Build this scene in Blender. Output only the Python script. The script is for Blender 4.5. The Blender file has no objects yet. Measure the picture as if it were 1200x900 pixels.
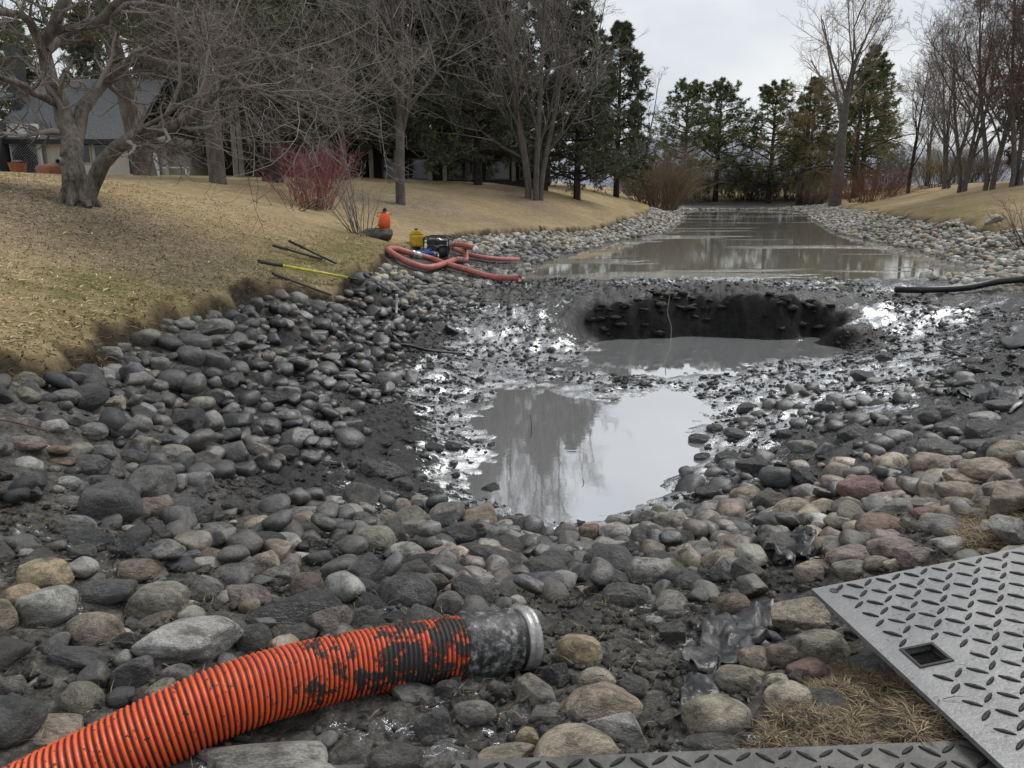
import bpy, math, random
import numpy as np
from mathutils import Vector, Matrix
R = math.radians
rng = np.random.default_rng(7)
random.seed(7)
sc = bpy.context.scene
col = sc.collection

# ------------------------------------------------------------------ camera, sky, sun, exposure
F = 906.0                      # focal length in pixels of a 1200 px wide frame
PITCH = R(14.4)
CAM = np.array([0.0, 0.0, 2.5])
cd = bpy.data.cameras.new('camera'); cam = bpy.data.objects.new('camera', cd); col.objects.link(cam)
cam.location = CAM; cam.rotation_euler = (R(90) - PITCH, 0, 0)
cd.sensor_width = 36; cd.lens = F / 1200 * 36; cd.clip_end = 9000; cd.clip_start = 0.05
sc.camera = cam
SUN_EL, SUN_AZ = R(50), R(48)      # azimuth from +Y towards +X
w = bpy.data.worlds.new('World'); sc.world = w; w.use_nodes = True
nt = w.node_tree; nt.nodes.clear()
o_ = nt.nodes.new('ShaderNodeOutputWorld'); bg = nt.nodes.new('ShaderNodeBackground')
sky = nt.nodes.new('ShaderNodeTexSky'); sky.sky_type = 'NISHITA'; sky.sun_disc = False
sky.sun_elevation = SUN_EL; sky.sun_rotation = SUN_AZ
sm = nt.nodes.new('ShaderNodeVectorMath'); sm.operation = 'SCALE'; sm.inputs['Scale'].default_value = 0.10
nt.links.new(sky.outputs[0], sm.inputs[0])
tc = nt.nodes.new('ShaderNodeTexCoord'); mp = nt.nodes.new('ShaderNodeMapping'); mp.inputs['Scale'].default_value = (1, 1, 2.4)
nt.links.new(tc.outputs['Generated'], mp.inputs[0])
nz = nt.nodes.new('ShaderNodeTexNoise'); nz.inputs['Scale'].default_value = 2.2; nz.inputs['Detail'].default_value = 6; nz.inputs['Roughness'].default_value = 0.5
nt.links.new(mp.outputs[0], nz.inputs['Vector'])
rp = nt.nodes.new('ShaderNodeValToRGB'); rp.color_ramp.interpolation = 'EASE'
e = rp.color_ramp.elements; e[0].position = 0.33; e[0].color = (0.440, 0.470, 0.512, 1); e[1].position = 0.68; e[1].color = (0.645, 0.65, 0.652, 1)
nt.links.new(nz.outputs['Fac'], rp.inputs[0])
mx = nt.nodes.new('ShaderNodeMix'); mx.data_type = 'RGBA'; mx.inputs['Factor'].default_value = 0.93
nt.links.new(sm.outputs[0], mx.inputs[6]); nt.links.new(rp.outputs[0], mx.inputs[7])
nt.links.new(mx.outputs[2], bg.inputs[0]); bg.inputs[1].default_value = 1.0
nt.links.new(bg.outputs[0], o_.inputs[0])
sd_ = bpy.data.lights.new('sun', 'SUN'); sd_.energy = 1.5; sd_.angle = R(24); sd_.color = (1, 0.965, 0.91)
sun = bpy.data.objects.new('sun', sd_); col.objects.link(sun)
sdir = Vector((math.sin(SUN_AZ) * math.cos(SUN_EL), math.cos(SUN_AZ) * math.cos(SUN_EL), math.sin(SUN_EL)))
sun.rotation_euler = sdir.to_track_quat('Z', 'Y').to_euler(); sun.location = (0, 0, 60)
vs = sc.view_settings; vs.view_transform = 'Standard'; vs.look = 'None'; vs.gamma = 1; vs.exposure = 0.52; vs.use_curve_mapping = False
try:
    sc.cycles.max_bounces = 4; sc.cycles.diffuse_bounces = 2; sc.cycles.glossy_bounces = 3; sc.cycles.transparent_max_bounces = 4
except Exception: pass

# ------------------------------------------------------------------ helpers
SP, CP_ = math.sin(PITCH), math.cos(PITCH)
def raydir(px, py):
    a = (np.asarray(px, float) - 600) / F; b = (450 - np.asarray(py, float)) / F
    return np.stack([a, CP_ + b * SP, -SP + b * CP_], -1)
def on_z(px, py, z):
    d = raydir(px, py); t = (z - CAM[2]) / d[..., 2]
    return CAM + d * t[..., None] if d.ndim > 1 else CAM + d * t
def at_depth(px, py, d):
    return CAM + raydir(px, py) * d
def project(p):
    p = np.asarray(p, float) - CAM
    f = p[..., 1] * CP_ - p[..., 2] * SP; u = p[..., 1] * SP + p[..., 2] * CP_
    f = np.where(f < 0.05, 0.05, f)
    return 600 + p[..., 0] / f * F, 450 - u / f * F, f

def _h(ix, iy, iz, seed):
    n = (ix.astype(np.int64) * 374761393 + iy.astype(np.int64) * 668265263 + iz.astype(np.int64) * 2147483647 + seed * 974711) & 0xffffffff
    n = ((n ^ (n >> 13)) * 1274126177) & 0xffffffff
    n = (n ^ (n >> 16)) & 0xffffff
    return n / float(0xffffff) * 2 - 1
def noise3(x, y, z, seed=0):
    xi, yi, zi = np.floor(x), np.floor(y), np.floor(z)
    fx, fy, fz = x - xi, y - yi, z - zi
    fx = fx * fx * (3 - 2 * fx); fy = fy * fy * (3 - 2 * fy); fz = fz * fz * (3 - 2 * fz)
    def g(a, b, c): return _h(xi + a, yi + b, zi + c, seed)
    l = lambda a, b, t: a + (b - a) * t
    return l(l(l(g(0,0,0), g(1,0,0), fx), l(g(0,1,0), g(1,1,0), fx), fy), l(l(g(0,0,1), g(1,0,1), fx), l(g(0,1,1), g(1,1,1), fx), fy), fz)
def noise2(x, y, seed=0):
    xi, yi = np.floor(x), np.floor(y); fx, fy = x - xi, y - yi
    fx = fx * fx * (3 - 2 * fx); fy = fy * fy * (3 - 2 * fy); z = np.zeros_like(xi)
    a, b, c, d = _h(xi, yi, z, seed), _h(xi + 1, yi, z, seed), _h(xi, yi + 1, z, seed), _h(xi + 1, yi + 1, z, seed)
    return (a + (b - a) * fx) * (1 - fy) + (c + (d - c) * fx) * fy
def fbm2(x, y, seed=0, o=4, g=0.5):
    s, a = 0, 1.0
    for i in range(o):
        s = s + a * noise2(x, y, seed + i * 17); x = x * 2.03; y = y * 2.03; a *= g
    return s
def sstep(a, b, x):
    t = np.clip((x - a) / (b - a), 0, 1); return t * t * (3 - 2 * t)
def inpoly(px, py, poly):
    px, py = np.asarray(px, float), np.asarray(py, float)
    r = np.zeros(px.shape, bool); n = len(poly)
    for i in range(n):
        x0, y0 = poly[i]; x1, y1 = poly[(i + 1) % n]
        if y0 == y1: continue
        c = ((y0 > py) != (y1 > py)) & (px < (x1 - x0) * (py - y0) / (y1 - y0) + x0)
        r ^= c
    return r
def dist_poly(px, py, pts):
    px, py = np.asarray(px, float), np.asarray(py, float)
    best = np.full(px.shape, 1e9)
    for (x0, y0), (x1, y1) in zip(pts[:-1], pts[1:]):
        dx, dy = x1 - x0, y1 - y0; L2 = dx * dx + dy * dy
        t = np.clip(((px - x0) * dx + (py - y0) * dy) / L2, 0, 1)
        best = np.minimum(best, np.hypot(px - x0 - t * dx, py - y0 - t * dy))
    return best

def mesh_from(name, verts, faces, smooth=True, colors=None):
    """faces: list of (n,k) int arrays; colors: (nverts,4)"""
    me = bpy.data.meshes.new(name)
    verts = np.asarray(verts, np.float32); me.vertices.add(len(verts)); me.vertices.foreach_set('co', verts.ravel())
    faces = [np.asarray(f, np.int32) for f in faces if len(f)]
    nl = sum(f.size for f in faces); npo = sum(len(f) for f in faces)
    me.loops.add(nl); me.polygons.add(npo)
    me.loops.foreach_set('vertex_index', np.concatenate([f.ravel() for f in faces]))
    tot = np.concatenate([np.full(len(f), f.shape[1], np.int32) for f in faces])
    st = np.concatenate([[0], np.cumsum(tot)[:-1]]).astype(np.int32)
    me.polygons.foreach_set('loop_start', st)
    try: me.polygons.foreach_set('loop_total', tot)
    except Exception: pass
    me.polygons.foreach_set('use_smooth', np.full(npo, smooth))
    if colors is not None:
        a = me.color_attributes.new('tint', 'FLOAT_COLOR', 'POINT'); a.data.foreach_set('color', np.asarray(colors, np.float32).ravel())
    me.update(); me.validate()
    return me
def link(name, me, mat=None, parent=None):
    ob = bpy.data.objects.new(name, me); col.objects.link(ob)
    if mat is not None:
        if len(me.materials) == 0: me.materials.append(mat)
    if parent is not None: ob.parent = parent
    return ob
def tag(ob, label=None, cat=None, group=None, kind=None):
    if label: ob['label'] = label
    if cat: ob['category'] = cat
    if group: ob['group'] = group
    if kind: ob['kind'] = kind
    return ob
def empty(name, loc=(0, 0, 0), rz=0):
    ob = bpy.data.objects.new(name, None); col.objects.link(ob); ob.location = loc; ob.rotation_euler = (0, 0, rz); ob.empty_display_size = 0.1
    return ob
def copy_tree(ob, parent=None):
    c = ob.copy(); col.objects.link(c); c.parent = parent
    for ch in list(ob.children): copy_tree(ch, c)
    return c
class MB:
    def __init__(s): s.v = []; s.f = {}; s.n = 0
    def add(s, v, faces):
        v = np.asarray(v, float).reshape(-1, 3)
        for f in faces: 
            f = np.asarray(f, int)
            if f.size: s.f.setdefault(f.shape[1], []).append(f + s.n)
        s.v.append(v); s.n += len(v); return s
    def box(s, a, b, M=None):
        x0, y0, z0 = a; x1, y1, z1 = b
        v = np.array([(x, y, z) for z in (z0, z1) for y in (y0, y1) for x in (x0, x1)], float)
        if M is not None: v = np.array([M @ Vector(p) for p in v])
        return s.add(v, [[(0, 2, 3, 1), (4, 5, 7, 6), (0, 1, 5, 4), (2, 6, 7, 3), (0, 4, 6, 2), (1, 3, 7, 5)]])
    def tube(s, pts, r, sides=10, cap=True):
        P = np.asarray(pts, float)[None]; rr = np.broadcast_to(np.asarray(r, float), (len(pts),))[None]
        v, f = tubes(P, rr, sides); n = len(pts)
        fs = [f]
        s.add(v, fs)
        if cap:
            b = s.n - n * sides
            s.f.setdefault(sides, []).append(np.array([list(range(b + sides - 1, b - 1, -1)), list(range(b + (n - 1) * sides, b + n * sides))]))
        return s
    def poly(s, pts): 
        return s.add(pts, [[tuple(range(len(pts)))]])
    def prism(s, pts, d):
        n = len(pts); p = np.asarray(pts, float); d = np.asarray(d, float)
        v = np.concatenate([p, p + d])
        s.add(v, [[tuple(range(n - 1, -1, -1)), tuple(range(n, 2 * n))], [(i, (i + 1) % n, n + (i + 1) % n, n + i) for i in range(n)]])
        return s
    def mesh(s, name, smooth=False):
        return mesh_from(name, np.concatenate(s.v), [np.concatenate(x) for x in s.f.values()], smooth)
    def build(s, name, mat, parent=None, smooth=False, bevel=0):
        ob = link(name, s.mesh(name, smooth), mat, parent)
        if bevel:
            m = ob.modifiers.new('bevel', 'BEVEL'); m.width = bevel; m.segments = 2; m.limit_method = 'ANGLE'
        return ob
def tubes(P, Rr, sides):
    """P (B,n,3), Rr (B,n) -> verts, quads"""
    B, n, _ = P.shape
    T = np.gradient(P, axis=1); T /= np.linalg.norm(T, axis=2, keepdims=True) + 1e-9
    ref = np.zeros((B, 1, 3)); m = np.abs(T.mean(1)[:, 2]) > 0.85
    ref[:, 0, 2] = 1; ref[m, 0] = (1, 0, 0)
    U = np.cross(T, np.broadcast_to(ref, T.shape)); U /= np.linalg.norm(U, axis=2, keepdims=True) + 1e-9
    V = np.cross(T, U)
    a = np.arange(sides) / sides * 2 * np.pi
    v = P[:, :, None, :] + Rr[:, :, None, None] * (U[:, :, None, :] * np.cos(a)[None, None, :, None] + V[:, :, None, :] * np.sin(a)[None, None, :, None])
    idx = np.arange(B * n * sides).reshape(B, n, sides)
    q = np.stack([idx[:, :-1, :], idx[:, 1:, :], np.roll(idx[:, 1:, :], -1, 2), np.roll(idx[:, :-1, :], -1, 2)], -1)
    return v.reshape(-1, 3), q.reshape(-1, 4)
def smooth_path(pts, n=40):
    p = np.asarray(pts, float); d = np.concatenate([[0], np.cumsum(np.linalg.norm(np.diff(p, axis=0), axis=1))])
    # Catmull-Rom through the points
    P = np.concatenate([[2 * p[0] - p[1]], p, [2 * p[-1] - p[-2]]]); out = []
    s = np.linspace(0, d[-1], n)
    for t in s:
        i = min(np.searchsorted(d, t, 'right') - 1, len(p) - 2); u = (t - d[i]) / (d[i + 1] - d[i] + 1e-9)
        a, b, c, e_ = P[i], P[i + 1], P[i + 2], P[i + 3]
        out.append(0.5 * (2 * b + (c - a) * u + (2 * a - 5 * b + 4 * c - e_) * u * u + (-a + 3 * b - 3 * c + e_) * u ** 3))
    return np.array(out)

# ------------------------------------------------------------------ materials
class Mat:
    def __init__(s, name):
        s.m = bpy.data.materials.new(name); s.m.use_nodes = True; s.t = s.m.node_tree; s.t.nodes.clear()
        s.out = s.n('ShaderNodeOutputMaterial'); s.b = s.n('ShaderNodeBsdfPrincipled'); s.l(s.b.outputs[0], s.out.inputs[0])
        s.co = s.n('ShaderNodeTexCoord').outputs['Object']
    def n(s, t): return s.t.nodes.new(t)
    def l(s, a, b): s.t.links.new(a, b)
    def set(s, node, key, v):
        i = node.inputs[key]
        if hasattr(v, 'is_output') or isinstance(v, bpy.types.NodeSocket): s.l(v, i)
        else: i.default_value = (*v, 1) if isinstance(v, tuple) and len(v) == 3 and i.type == 'RGBA' else v
    def noise(s, scale, detail=4, rough=0.5, vec=None, out='Fac', dist=0):
        k = s.n('ShaderNodeTexNoise'); k.inputs['Scale'].default_value = scale; k.inputs['Detail'].default_value = detail; k.inputs['Roughness'].default_value = rough; k.inputs['Distortion'].default_value = dist
        s.l(vec if vec is not None else s.co, k.inputs['Vector']); return k.outputs[out]
    def voro(s, scale, vec=None, feat='F1', out='Distance'):
        k = s.n('ShaderNodeTexVoronoi'); k.feature = feat; k.inputs['Scale'].default_value = scale
        s.l(vec if vec is not None else s.co, k.inputs['Vector']); return k.outputs[out]
    def mapv(s, scale, vec=None):
        k = s.n('ShaderNodeMapping'); k.inputs['Scale'].default_value = scale; s.l(vec if vec is not None else s.co, k.inputs[0]); return k.outputs[0]
    def ramp(s, f, stops):
        k = s.n('ShaderNodeValToRGB'); el = k.color_ramp.elements
        while len(el) < len(stops): el.new(0.5)
        for q, (p, c) in zip(el, stops):
            q.position = p; q.color = (c, c, c, 1) if isinstance(c, (int, float)) else (*c, 1)
        s.l(f, k.inputs[0]); return k.outputs[0]
    def mix(s, f, a, b, mode='MIX'):
        k = s.n('ShaderNodeMix'); k.data_type = 'RGBA'; k.blend_type = mode
        s.set(k, 0, f); 
        for i, v in ((6, a), (7, b)):
            if isinstance(v, bpy.types.NodeSocket): s.l(v, k.inputs[i])
            else: k.inputs[i].default_value = (*v, 1) if not isinstance(v, (int, float)) else (v, v, v, 1)
        return k.outputs[2]
    def math(s, op, a, b=0.0, c=None):
        k = s.n('ShaderNodeMath'); k.operation = op
        for i, v in enumerate((a, b) if c is None else (a, b, c)):
            if isinstance(v, bpy.types.NodeSocket): s.l(v, k.inputs[i])
            else: k.inputs[i].default_value = v
        return k.outputs[0]
    def bump(s, h, strength=0.5, dist=0.02, normal=None):
        k = s.n('ShaderNodeBump'); k.inputs['Strength'].default_value = strength; k.inputs['Distance'].default_value = dist
        s.l(h, k.inputs['Height'])
        if normal is not None: s.l(normal, k.inputs['Normal'])
        return k.outputs[0]
    def fin(s, color=None, rough=None, normal=None, spec=None, metal=None, **kw):
        for k, v in (('Base Color', color), ('Roughness', rough), ('Normal', normal), ('Specular IOR Level', spec), ('Metallic', metal)):
            if v is not None: s.set(s.b, k, v)
        for k, v in kw.items(): s.set(s.b, k.replace('_', ' '), v)
        return s.m
def plain(name, c, rough=0.6, var=0.25, scale=8, bump=0.0, metal=0.0, spec=0.5):
    m = Mat(name); n = m.noise(scale, 5, 0.6)
    cc = m.mix(m.ramp(n, [(0.3, 0.0), (0.7, 1.0)]), tuple(x * (1 - var) for x in c), tuple(min(1, x * (1 + var)) for x in c))
    nn = m.bump(m.noise(scale * 4, 4, 0.6), bump, 0.01) if bump else None
    return m.fin(cc, rough, nn, spec, metal)

def rock_mat(name, source):
    m = Mat(name)
    if source == 'object':
        oi = m.n('ShaderNodeObjectInfo'); c = oi.outputs['Color']; wet = oi.outputs['Alpha']; rnd = oi.outputs['Random']
        k = m.n('ShaderNodeVectorMath'); k.operation = 'ADD'; m.l(m.co, k.inputs[0])
        cx = m.n('ShaderNodeCombineXYZ'); r10 = m.math('MULTIPLY', rnd, 37.0)
        for i in range(3): m.l(r10, cx.inputs[i])
        m.l(cx.outputs[0], k.inputs[1]); v = k.outputs[0]; S = 1.0
    else:
        at = m.n('ShaderNodeAttribute'); at.attribute_name = 'tint'; c = at.outputs['Color']; wet = at.outputs['Alpha']; v = m.co; S = 7.0
    blot = m.ramp(m.noise(1.1 * S, 4, 0.6, v), [(0.32, 0.55), (0.68, 1.4)])
    grain = m.ramp(m.noise(15 * S, 4, 0.75, v), [(0.32, 0.55), (0.5, 1.0), (0.70, 1.5)])
    cc = m.mix(1.0, c, blot, 'MULTIPLY'); cc = m.mix(0.85, cc, grain, 'MULTIPLY')
    # dried silt splashes and black mud smears
    silt = m.ramp(m.noise(2.3 * S, 5, 0.7, v, dist=0.6), [(0.56, 0.0), (0.68, 1.0)])
    cc = m.mix(m.math('MULTIPLY', silt, 0.6), cc, (0.15, 0.143, 0.13))
    smear = m.ramp(m.noise(1.7 * S, 7, 0.72, v, dist=0.4), [(0.50, 0.0), (0.60, 1.0)])
    smf = m.math('MULTIPLY', smear, m.math('ADD', m.math('MULTIPLY', wet, 0.5), 0.42))
    cc = m.mix(smf, cc, (0.020, 0.020, 0.020))
    rr = m.math('SUBTRACT', 0.70, m.math('MULTIPLY', wet, 0.44))
    rr = m.math('ADD', rr, m.math('MULTIPLY', m.math('SUBTRACT', m.noise(4 * S, 4, 0.65, v), 0.5), 0.6))
    h = m.math('ADD', m.math('MULTIPLY', m.noise(3.2 * S, 6, 0.65, v), 1.0), m.math('MULTIPLY', m.noise(24 * S, 3, 0.7, v), 0.22))
    nn = m.bump(h, 0.75, 0.11 if source == 'object' else 0.016)
    return m.fin(cc, rr, nn, m.math('ADD', .45, m.math('MULTIPLY', wet, .5)))
M = {}
M['rock_o'] = rock_mat('cobble_stone', 'object'); M['rock_v'] = rock_mat('cobble_stone_mass', 'attr')

def mud_material():
    m = Mat('wet_black_mud')
    at = m.n('ShaderNodeAttribute'); at.attribute_name = 'tint'
    sep = m.n('ShaderNodeSeparateColor'); m.l(at.outputs['Color'], sep.inputs[0])
    wet, dry, filmr = sep.outputs[0], sep.outputs[1], sep.outputs[2]
    n1 = m.noise(1.7, 8, 0.62); n2 = m.noise(9, 8, 0.68); n3 = m.noise(46, 6, 0.72)
    c = m.ramp(n2, [(0.28, (0.009, 0.009, 0.010)), (0.5, (0.022, 0.022, 0.022)), (0.72, (0.045, 0.044, 0.041))])
    drc = m.ramp(m.math('ADD', m.math('MULTIPLY', n3, .5), m.math('MULTIPLY', n2, .5)), [(0.38, (0.014, 0.0135, 0.0125)), (0.5, (0.085, 0.080, 0.072)), (0.62, (0.205, 0.195, 0.178))])
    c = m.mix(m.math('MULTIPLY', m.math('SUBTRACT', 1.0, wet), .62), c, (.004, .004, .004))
    c = m.mix(dry, c, drc)
    f = m.math('ADD', m.math('MULTIPLY', n2, 0.65), m.math('MULTIPLY', n1, 0.35))
    film = m.ramp(f, [(0.43, 0.07), (0.53, 0.30), (0.64, 0.62)])
    r = m.mix(wet, 0.74, film)
    fv = m.mapv((.8, 1.1, 1)); fn = m.math('ADD', m.math('ADD', m.math('MULTIPLY', m.noise(2.2, 5, .62, fv, dist=.5), .40), m.math('MULTIPLY', m.noise(14, 5, .7, fv, dist=.8), .40)), m.math('MULTIPLY', m.noise(55, 4, .7), .20))
    fm = m.ramp(m.math('ADD', fn, m.math('MULTIPLY', filmr, .135)), [(.565, 0.), (.60, 1.)]); fm = m.math('MULTIPLY', fm, m.ramp(filmr, [(.02, 0.), (.25, 1.)]))
    c = m.mix(fm, c, (.56, .57, .58)); r = m.mix(fm, r, m.ramp(n3, [(.3, .10), (.7, .34)])); m.l(m.math('MULTIPLY', fm, .80), m.b.inputs['Metallic'])
    m.l(m.math('ADD', m.math('MULTIPLY', wet, .4), .1), m.b.inputs['Specular IOR Level'])
    h = m.math('ADD', m.math('ADD', m.math('MULTIPLY', n2, 1.0), m.math('MULTIPLY', n3, 0.40)), m.math('MULTIPLY', m.noise(150, 3, 0.7), 0.09))
    h = m.math('MULTIPLY', h, m.math('SUBTRACT', 1.0, m.math('MULTIPLY', fm, .72)))
    nn = m.bump(h, 0.9, 0.05)
    return m.fin(c, r, nn)
M['mud'] = mud_material()

def lawn_material():
    m = Mat('dormant_grass')
    at = m.n('ShaderNodeAttribute'); at.attribute_name = 'tint'
    sep = m.n('ShaderNodeSeparateColor'); m.l(at.outputs['Color'], sep.inputs[0])
    soil, green, leaf = sep.outputs[0], sep.outputs[1], sep.outputs[2]
    big = m.noise(0.35, 5, 0.6); med = m.noise(2.4, 6, 0.7); st = m.math('ADD', m.math('MULTIPLY', m.noise(26, 5, 0.75, m.mapv((1, 0.55, 1))), .6), m.math('MULTIPLY', m.noise(5.5, 6, 0.75, m.mapv((.8, .9, 1))), .4))
    c = m.ramp(st, [(0.22, (0.13, 0.095, 0.052)), (0.48, (0.385, 0.295, 0.170)), (0.72, (0.66, 0.545, 0.355))])
    c2 = m.ramp(st, [(0.22, (0.105, 0.078, 0.042)), (0.5, (0.275, 0.208, 0.112)), (0.78, (0.50, 0.405, 0.24))])
    c = m.mix(m.ramp(m.math('ADD', m.math('MULTIPLY', big, 0.6), m.math('MULTIPLY', med, 0.4)), [(0.38, 0.0), (0.6, 1.0)]), c, c2)
    gr = m.ramp(st, [(0.25, (0.05, 0.05, 0.018)), (0.55, (0.15, 0.14, 0.05)), (0.8, (0.30, 0.26, 0.11))])
    c = m.mix(m.math('MULTIPLY', green, m.ramp(med, [(0.35, 0.35), (0.6, 1.0)])), c, gr)
    lf = m.ramp(m.noise(14, 6, 0.75), [(0.3, (0.085, 0.065, 0.048)), (0.52, (0.20, 0.16, 0.118)), (0.7, (0.48, 0.40, 0.30))])
    c = m.mix(m.math('MULTIPLY', leaf, m.ramp(med, [(0.36, 0.55), (0.62, 1.0)])), c, lf)
    so = m.ramp(m.noise(20, 6, 0.7), [(0.3, (0.016, 0.013, 0.009)), (0.7, (0.07, 0.055, 0.038))])
    c = m.mix(soil, c, so)
    nn = m.bump(m.math('ADD', st, m.math('MULTIPLY', m.noise(9, 5, 0.7), 0.8)), 0.9, 0.05)
    return m.fin(c, 0.95, nn, 0.15)
M['lawn'] = lawn_material()

def water_material(name, c, bands, metal=0.0, tint=(.80, .81, .82)):
    m = Mat(name)
    v = m.mapv((1, 1, 1)); w_ = m.noise(7, 3, 0.55, m.mapv((0.8, 1.3, 1))); 
    h = m.math('MULTIPLY', w_, bands[0])
    nn = m.bump(h, 1.0, 0.01)
    cc = m.ramp(m.noise(0.5, 4, 0.6), [(0.3, tuple(x * 0.8 for x in c)), (0.7, tuple(x * 1.25 for x in c))])
    rough = 0.02
    if len(bands) > 1:
        # cat's-paw ripple bands across the pond where a light breeze roughens it
        pat = m.noise(0.22, 3, 0.5, m.mapv((0.35, 1.6, 1))); mask = m.ramp(pat, [(0.57, 0.0), (0.61, 1.0)])
        h2 = m.math('MULTIPLY', m.math('MULTIPLY', m.noise(5, 3, 0.6, m.mapv((0.5, 1.6, 1))), mask), bands[1])
        nn = m.bump(m.math('ADD', h, h2), 1.0, 0.02)
    # reflected sky brightened through the base colour: mirror share grows with `metal`
    cc = m.mix(metal, cc, tint)
    return m.fin(cc, rough, nn, 0.5, metal, IOR=1.333)
M['pond'] = water_material('pond_water', (0.036, 0.033, 0.022), (0.03, 3.5), .36, (.66, .63, .53))
M['pool'] = water_material('pool_water', (0.040, 0.039, 0.036), (0.05,), .80)

# ------------------------------------------------------------------ terrain (metres; pond level z = 0, camera at x = y = 0)
EDGE_L = [(-9, -6), (-5.4, 1.0), (-4.4, 3.2), (-3.6, 5.2), (-3.9, 8.8), (-3.45, 11.4), (-2.8, 14.6), (-3.05, 19.4), (-2.6, 24), (-1.5, 28), (0.9, 31.5), (6.0, 42), (10.0, 57), (13.5, 78), (16, 100)]
EZ_L = [1.25, 1.3, 1.28, 1.2, 1.0, .95, .9, .8, .75, .72, .7, .7, .7, .7, .8]
EDGE_R = [(2.6, -6), (2.75, 1.0), (2.7, 2.6), (2.62, 3.55), (4.4, 5.0), (7.4, 8.6), (11.6, 14.5), (15, 21), (17.3, 26.5), (20, 40), (25.5, 58), (32, 78), (38, 100)]
EZ_R = [1.1, 1.1, 1.05, .95, .9, .85, .9, 1.0, 1.1, .95, .7, .55, .6]
WAT_L = [(-0.3, 21.8), (0.6, 24.5), (3.2, 32.5), (8.3, 43), (14, 63.6), (18, 88)]
WAT_R = [(12.6, 20.6), (14.6, 25), (16.2, 31), (17.5, 43), (24, 64), (31, 88)]
PROF = [(0.0, 0.0), (2.0, .5), (4.2, 1.08), (6.5, 1.55), (11, 1.84), (22, 2.05), (45, 2.1)]
cps = []
def densify(pts, zs, step, ymin):
    P, Z = [pts[0]], [zs[0]]
    for (a, b, za, zb) in zip(pts[:-1], pts[1:], zs[:-1], zs[1:]):
        k = max(1, int(math.hypot(b[0] - a[0], b[1] - a[1]) / step)) if b[1] > ymin else 1
        for q in range(1, k + 1): P.append((a[0] + (b[0] - a[0]) * q / k, a[1] + (b[1] - a[1]) * q / k)); Z.append(za + (zb - za) * q / k)
    return P, Z
def side(pts, zs, sgn, prof):
    P = np.array(pts, float); T = np.gradient(P, axis=0); T /= np.linalg.norm(T, axis=1, keepdims=True)
    Nn = np.stack([-T[:, 1], T[:, 0]], 1) * sgn
    for p, n, z in zip(P, Nn, zs):
        for d, dz in prof: cps.append((p[0] + n[0] * d, p[1] + n[1] * d, z + dz))
_a, _b = densify(EDGE_L, EZ_L, 6, 24); side(_a, _b, 1, PROF)
_a, _b = densify(EDGE_R[4:], EZ_R[4:], 6, 24); side(_a, _b, -1, [(0, 0), (2.5, .45), (5, 1.1), (9, 1.75), (16, 2.1), (40, 2.3)])
for p, z in zip(EDGE_R[:4], EZ_R[:4]):
    for d, dz in ((0, 0), (2, .25), (5, .5), (12, .8)): cps.append((p[0] + d, p[1], z + dz))
_yy = [21.8] + list(np.arange(24.5, 82, 3.2)); WL2 = [(float(np.interp(y, [p[1] for p in WAT_L], [p[0] for p in WAT_L])), y) for y in _yy]; WR2 = [(float(np.interp(y, [p[1] for p in WAT_R], [p[0] for p in WAT_R])), y) for y in _yy]
for a in (WL2, WR2):
    for p in a: cps.append((*p, 0.0))
for i, (a, b) in enumerate(zip(WL2, WR2)):
    for t in (.12, .3, .5, .7, .88): cps.append((a[0] + (b[0] - a[0]) * t, a[1] + (b[1] - a[1]) * t, -.22 if i else (-.03)))
for x, z in ((12, .8), (17, .5), (22, .4), (27, .4), (32, .5), (38, .8)): cps.append((x, 95, z)); cps.append((x, 87, z * .8))
for x in (-60, -20, 10, 40, 80): cps.append((x, 125, 1.6))
def cz(px, py, z): cps.append(tuple(on_z(px, py, z)))
for px, py, z in [(0, 880, .93), (0, 700, .92), (0, 560, 1.0), (0, 490, 1.1), (150, 860, .9), (200, 750, .84), (120, 640, .84), (120, 500, .86), (60, 560, .9), (190, 620, .64), (200, 420, .82), (240, 480, .46),
                  (330, 400, .46), (400, 350, .55), (300, 570, .22), (380, 570, .02), (430, 540, -.12), (400, 690, .62), (330, 640, .5), (450, 640, .36), (520, 620, .05), (450, 590, .1), (600, 860, .86), (400, 860, .88),
                  (600, 760, .74), (600, 700, .44), (600, 660, .08), (560, 640, .02), (640, 632, -.36), (700, 640, -.22), (760, 620, -.33), (750, 690, .28), (750, 780, .66), (850, 640, .03), (850, 700, .38), (850, 800, .72), (900, 740, .56),
                  (950, 760, .70), (950, 850, .86), (1040, 850, .93), (1000, 790, .82), (950, 600, -.02), (960, 660, .42), (1000, 560, .12), (1060, 640, .66), (1100, 580, .5), (1190, 600, .86), (1150, 640, .86), (1190, 540, .68), (1190, 500, .55), (1190, 430, .36), (1190, 370, .3), (1190, 342, .3),
                  (1000, 480, -.12), (900, 520, -.36), (830, 560, -.42), (790, 590, -.44), (1000, 420, -.26), (1100, 450, .06), (1100, 390, -.06), (1100, 360, .05), (950, 425, -.42), (980, 385, -.2), (1000, 365, .04),
                  (480, 560, -.34), (540, 585, -.40), (490, 490, -.40), (450, 430, -.18), (430, 480, -.08), (520, 400, -.26), (500, 365, .06), (560, 372, -.14), (560, 352, .06), (620, 352, .06), (560, 450, -.455), (560, 520, -.455), (640, 400, -.36), (640, 375, -.12),
                  (460, 340, .32), (540, 330, .22), (520, 310, .36), (560, 300, .42), (600, 326, .05), (640, 480, -.55), (640, 440, -.488), (720, 440, -.492), (640, 470, -.49), (700, 465, -.495), (760, 450, -.49), (720, 500, -.58), (700, 560, -.62), (640, 590, -.60), (790, 480, -.54), (850, 440, -.49), (800, 420, -.56), (880, 410, -.56)]:
    cz(px, py, z)
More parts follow.
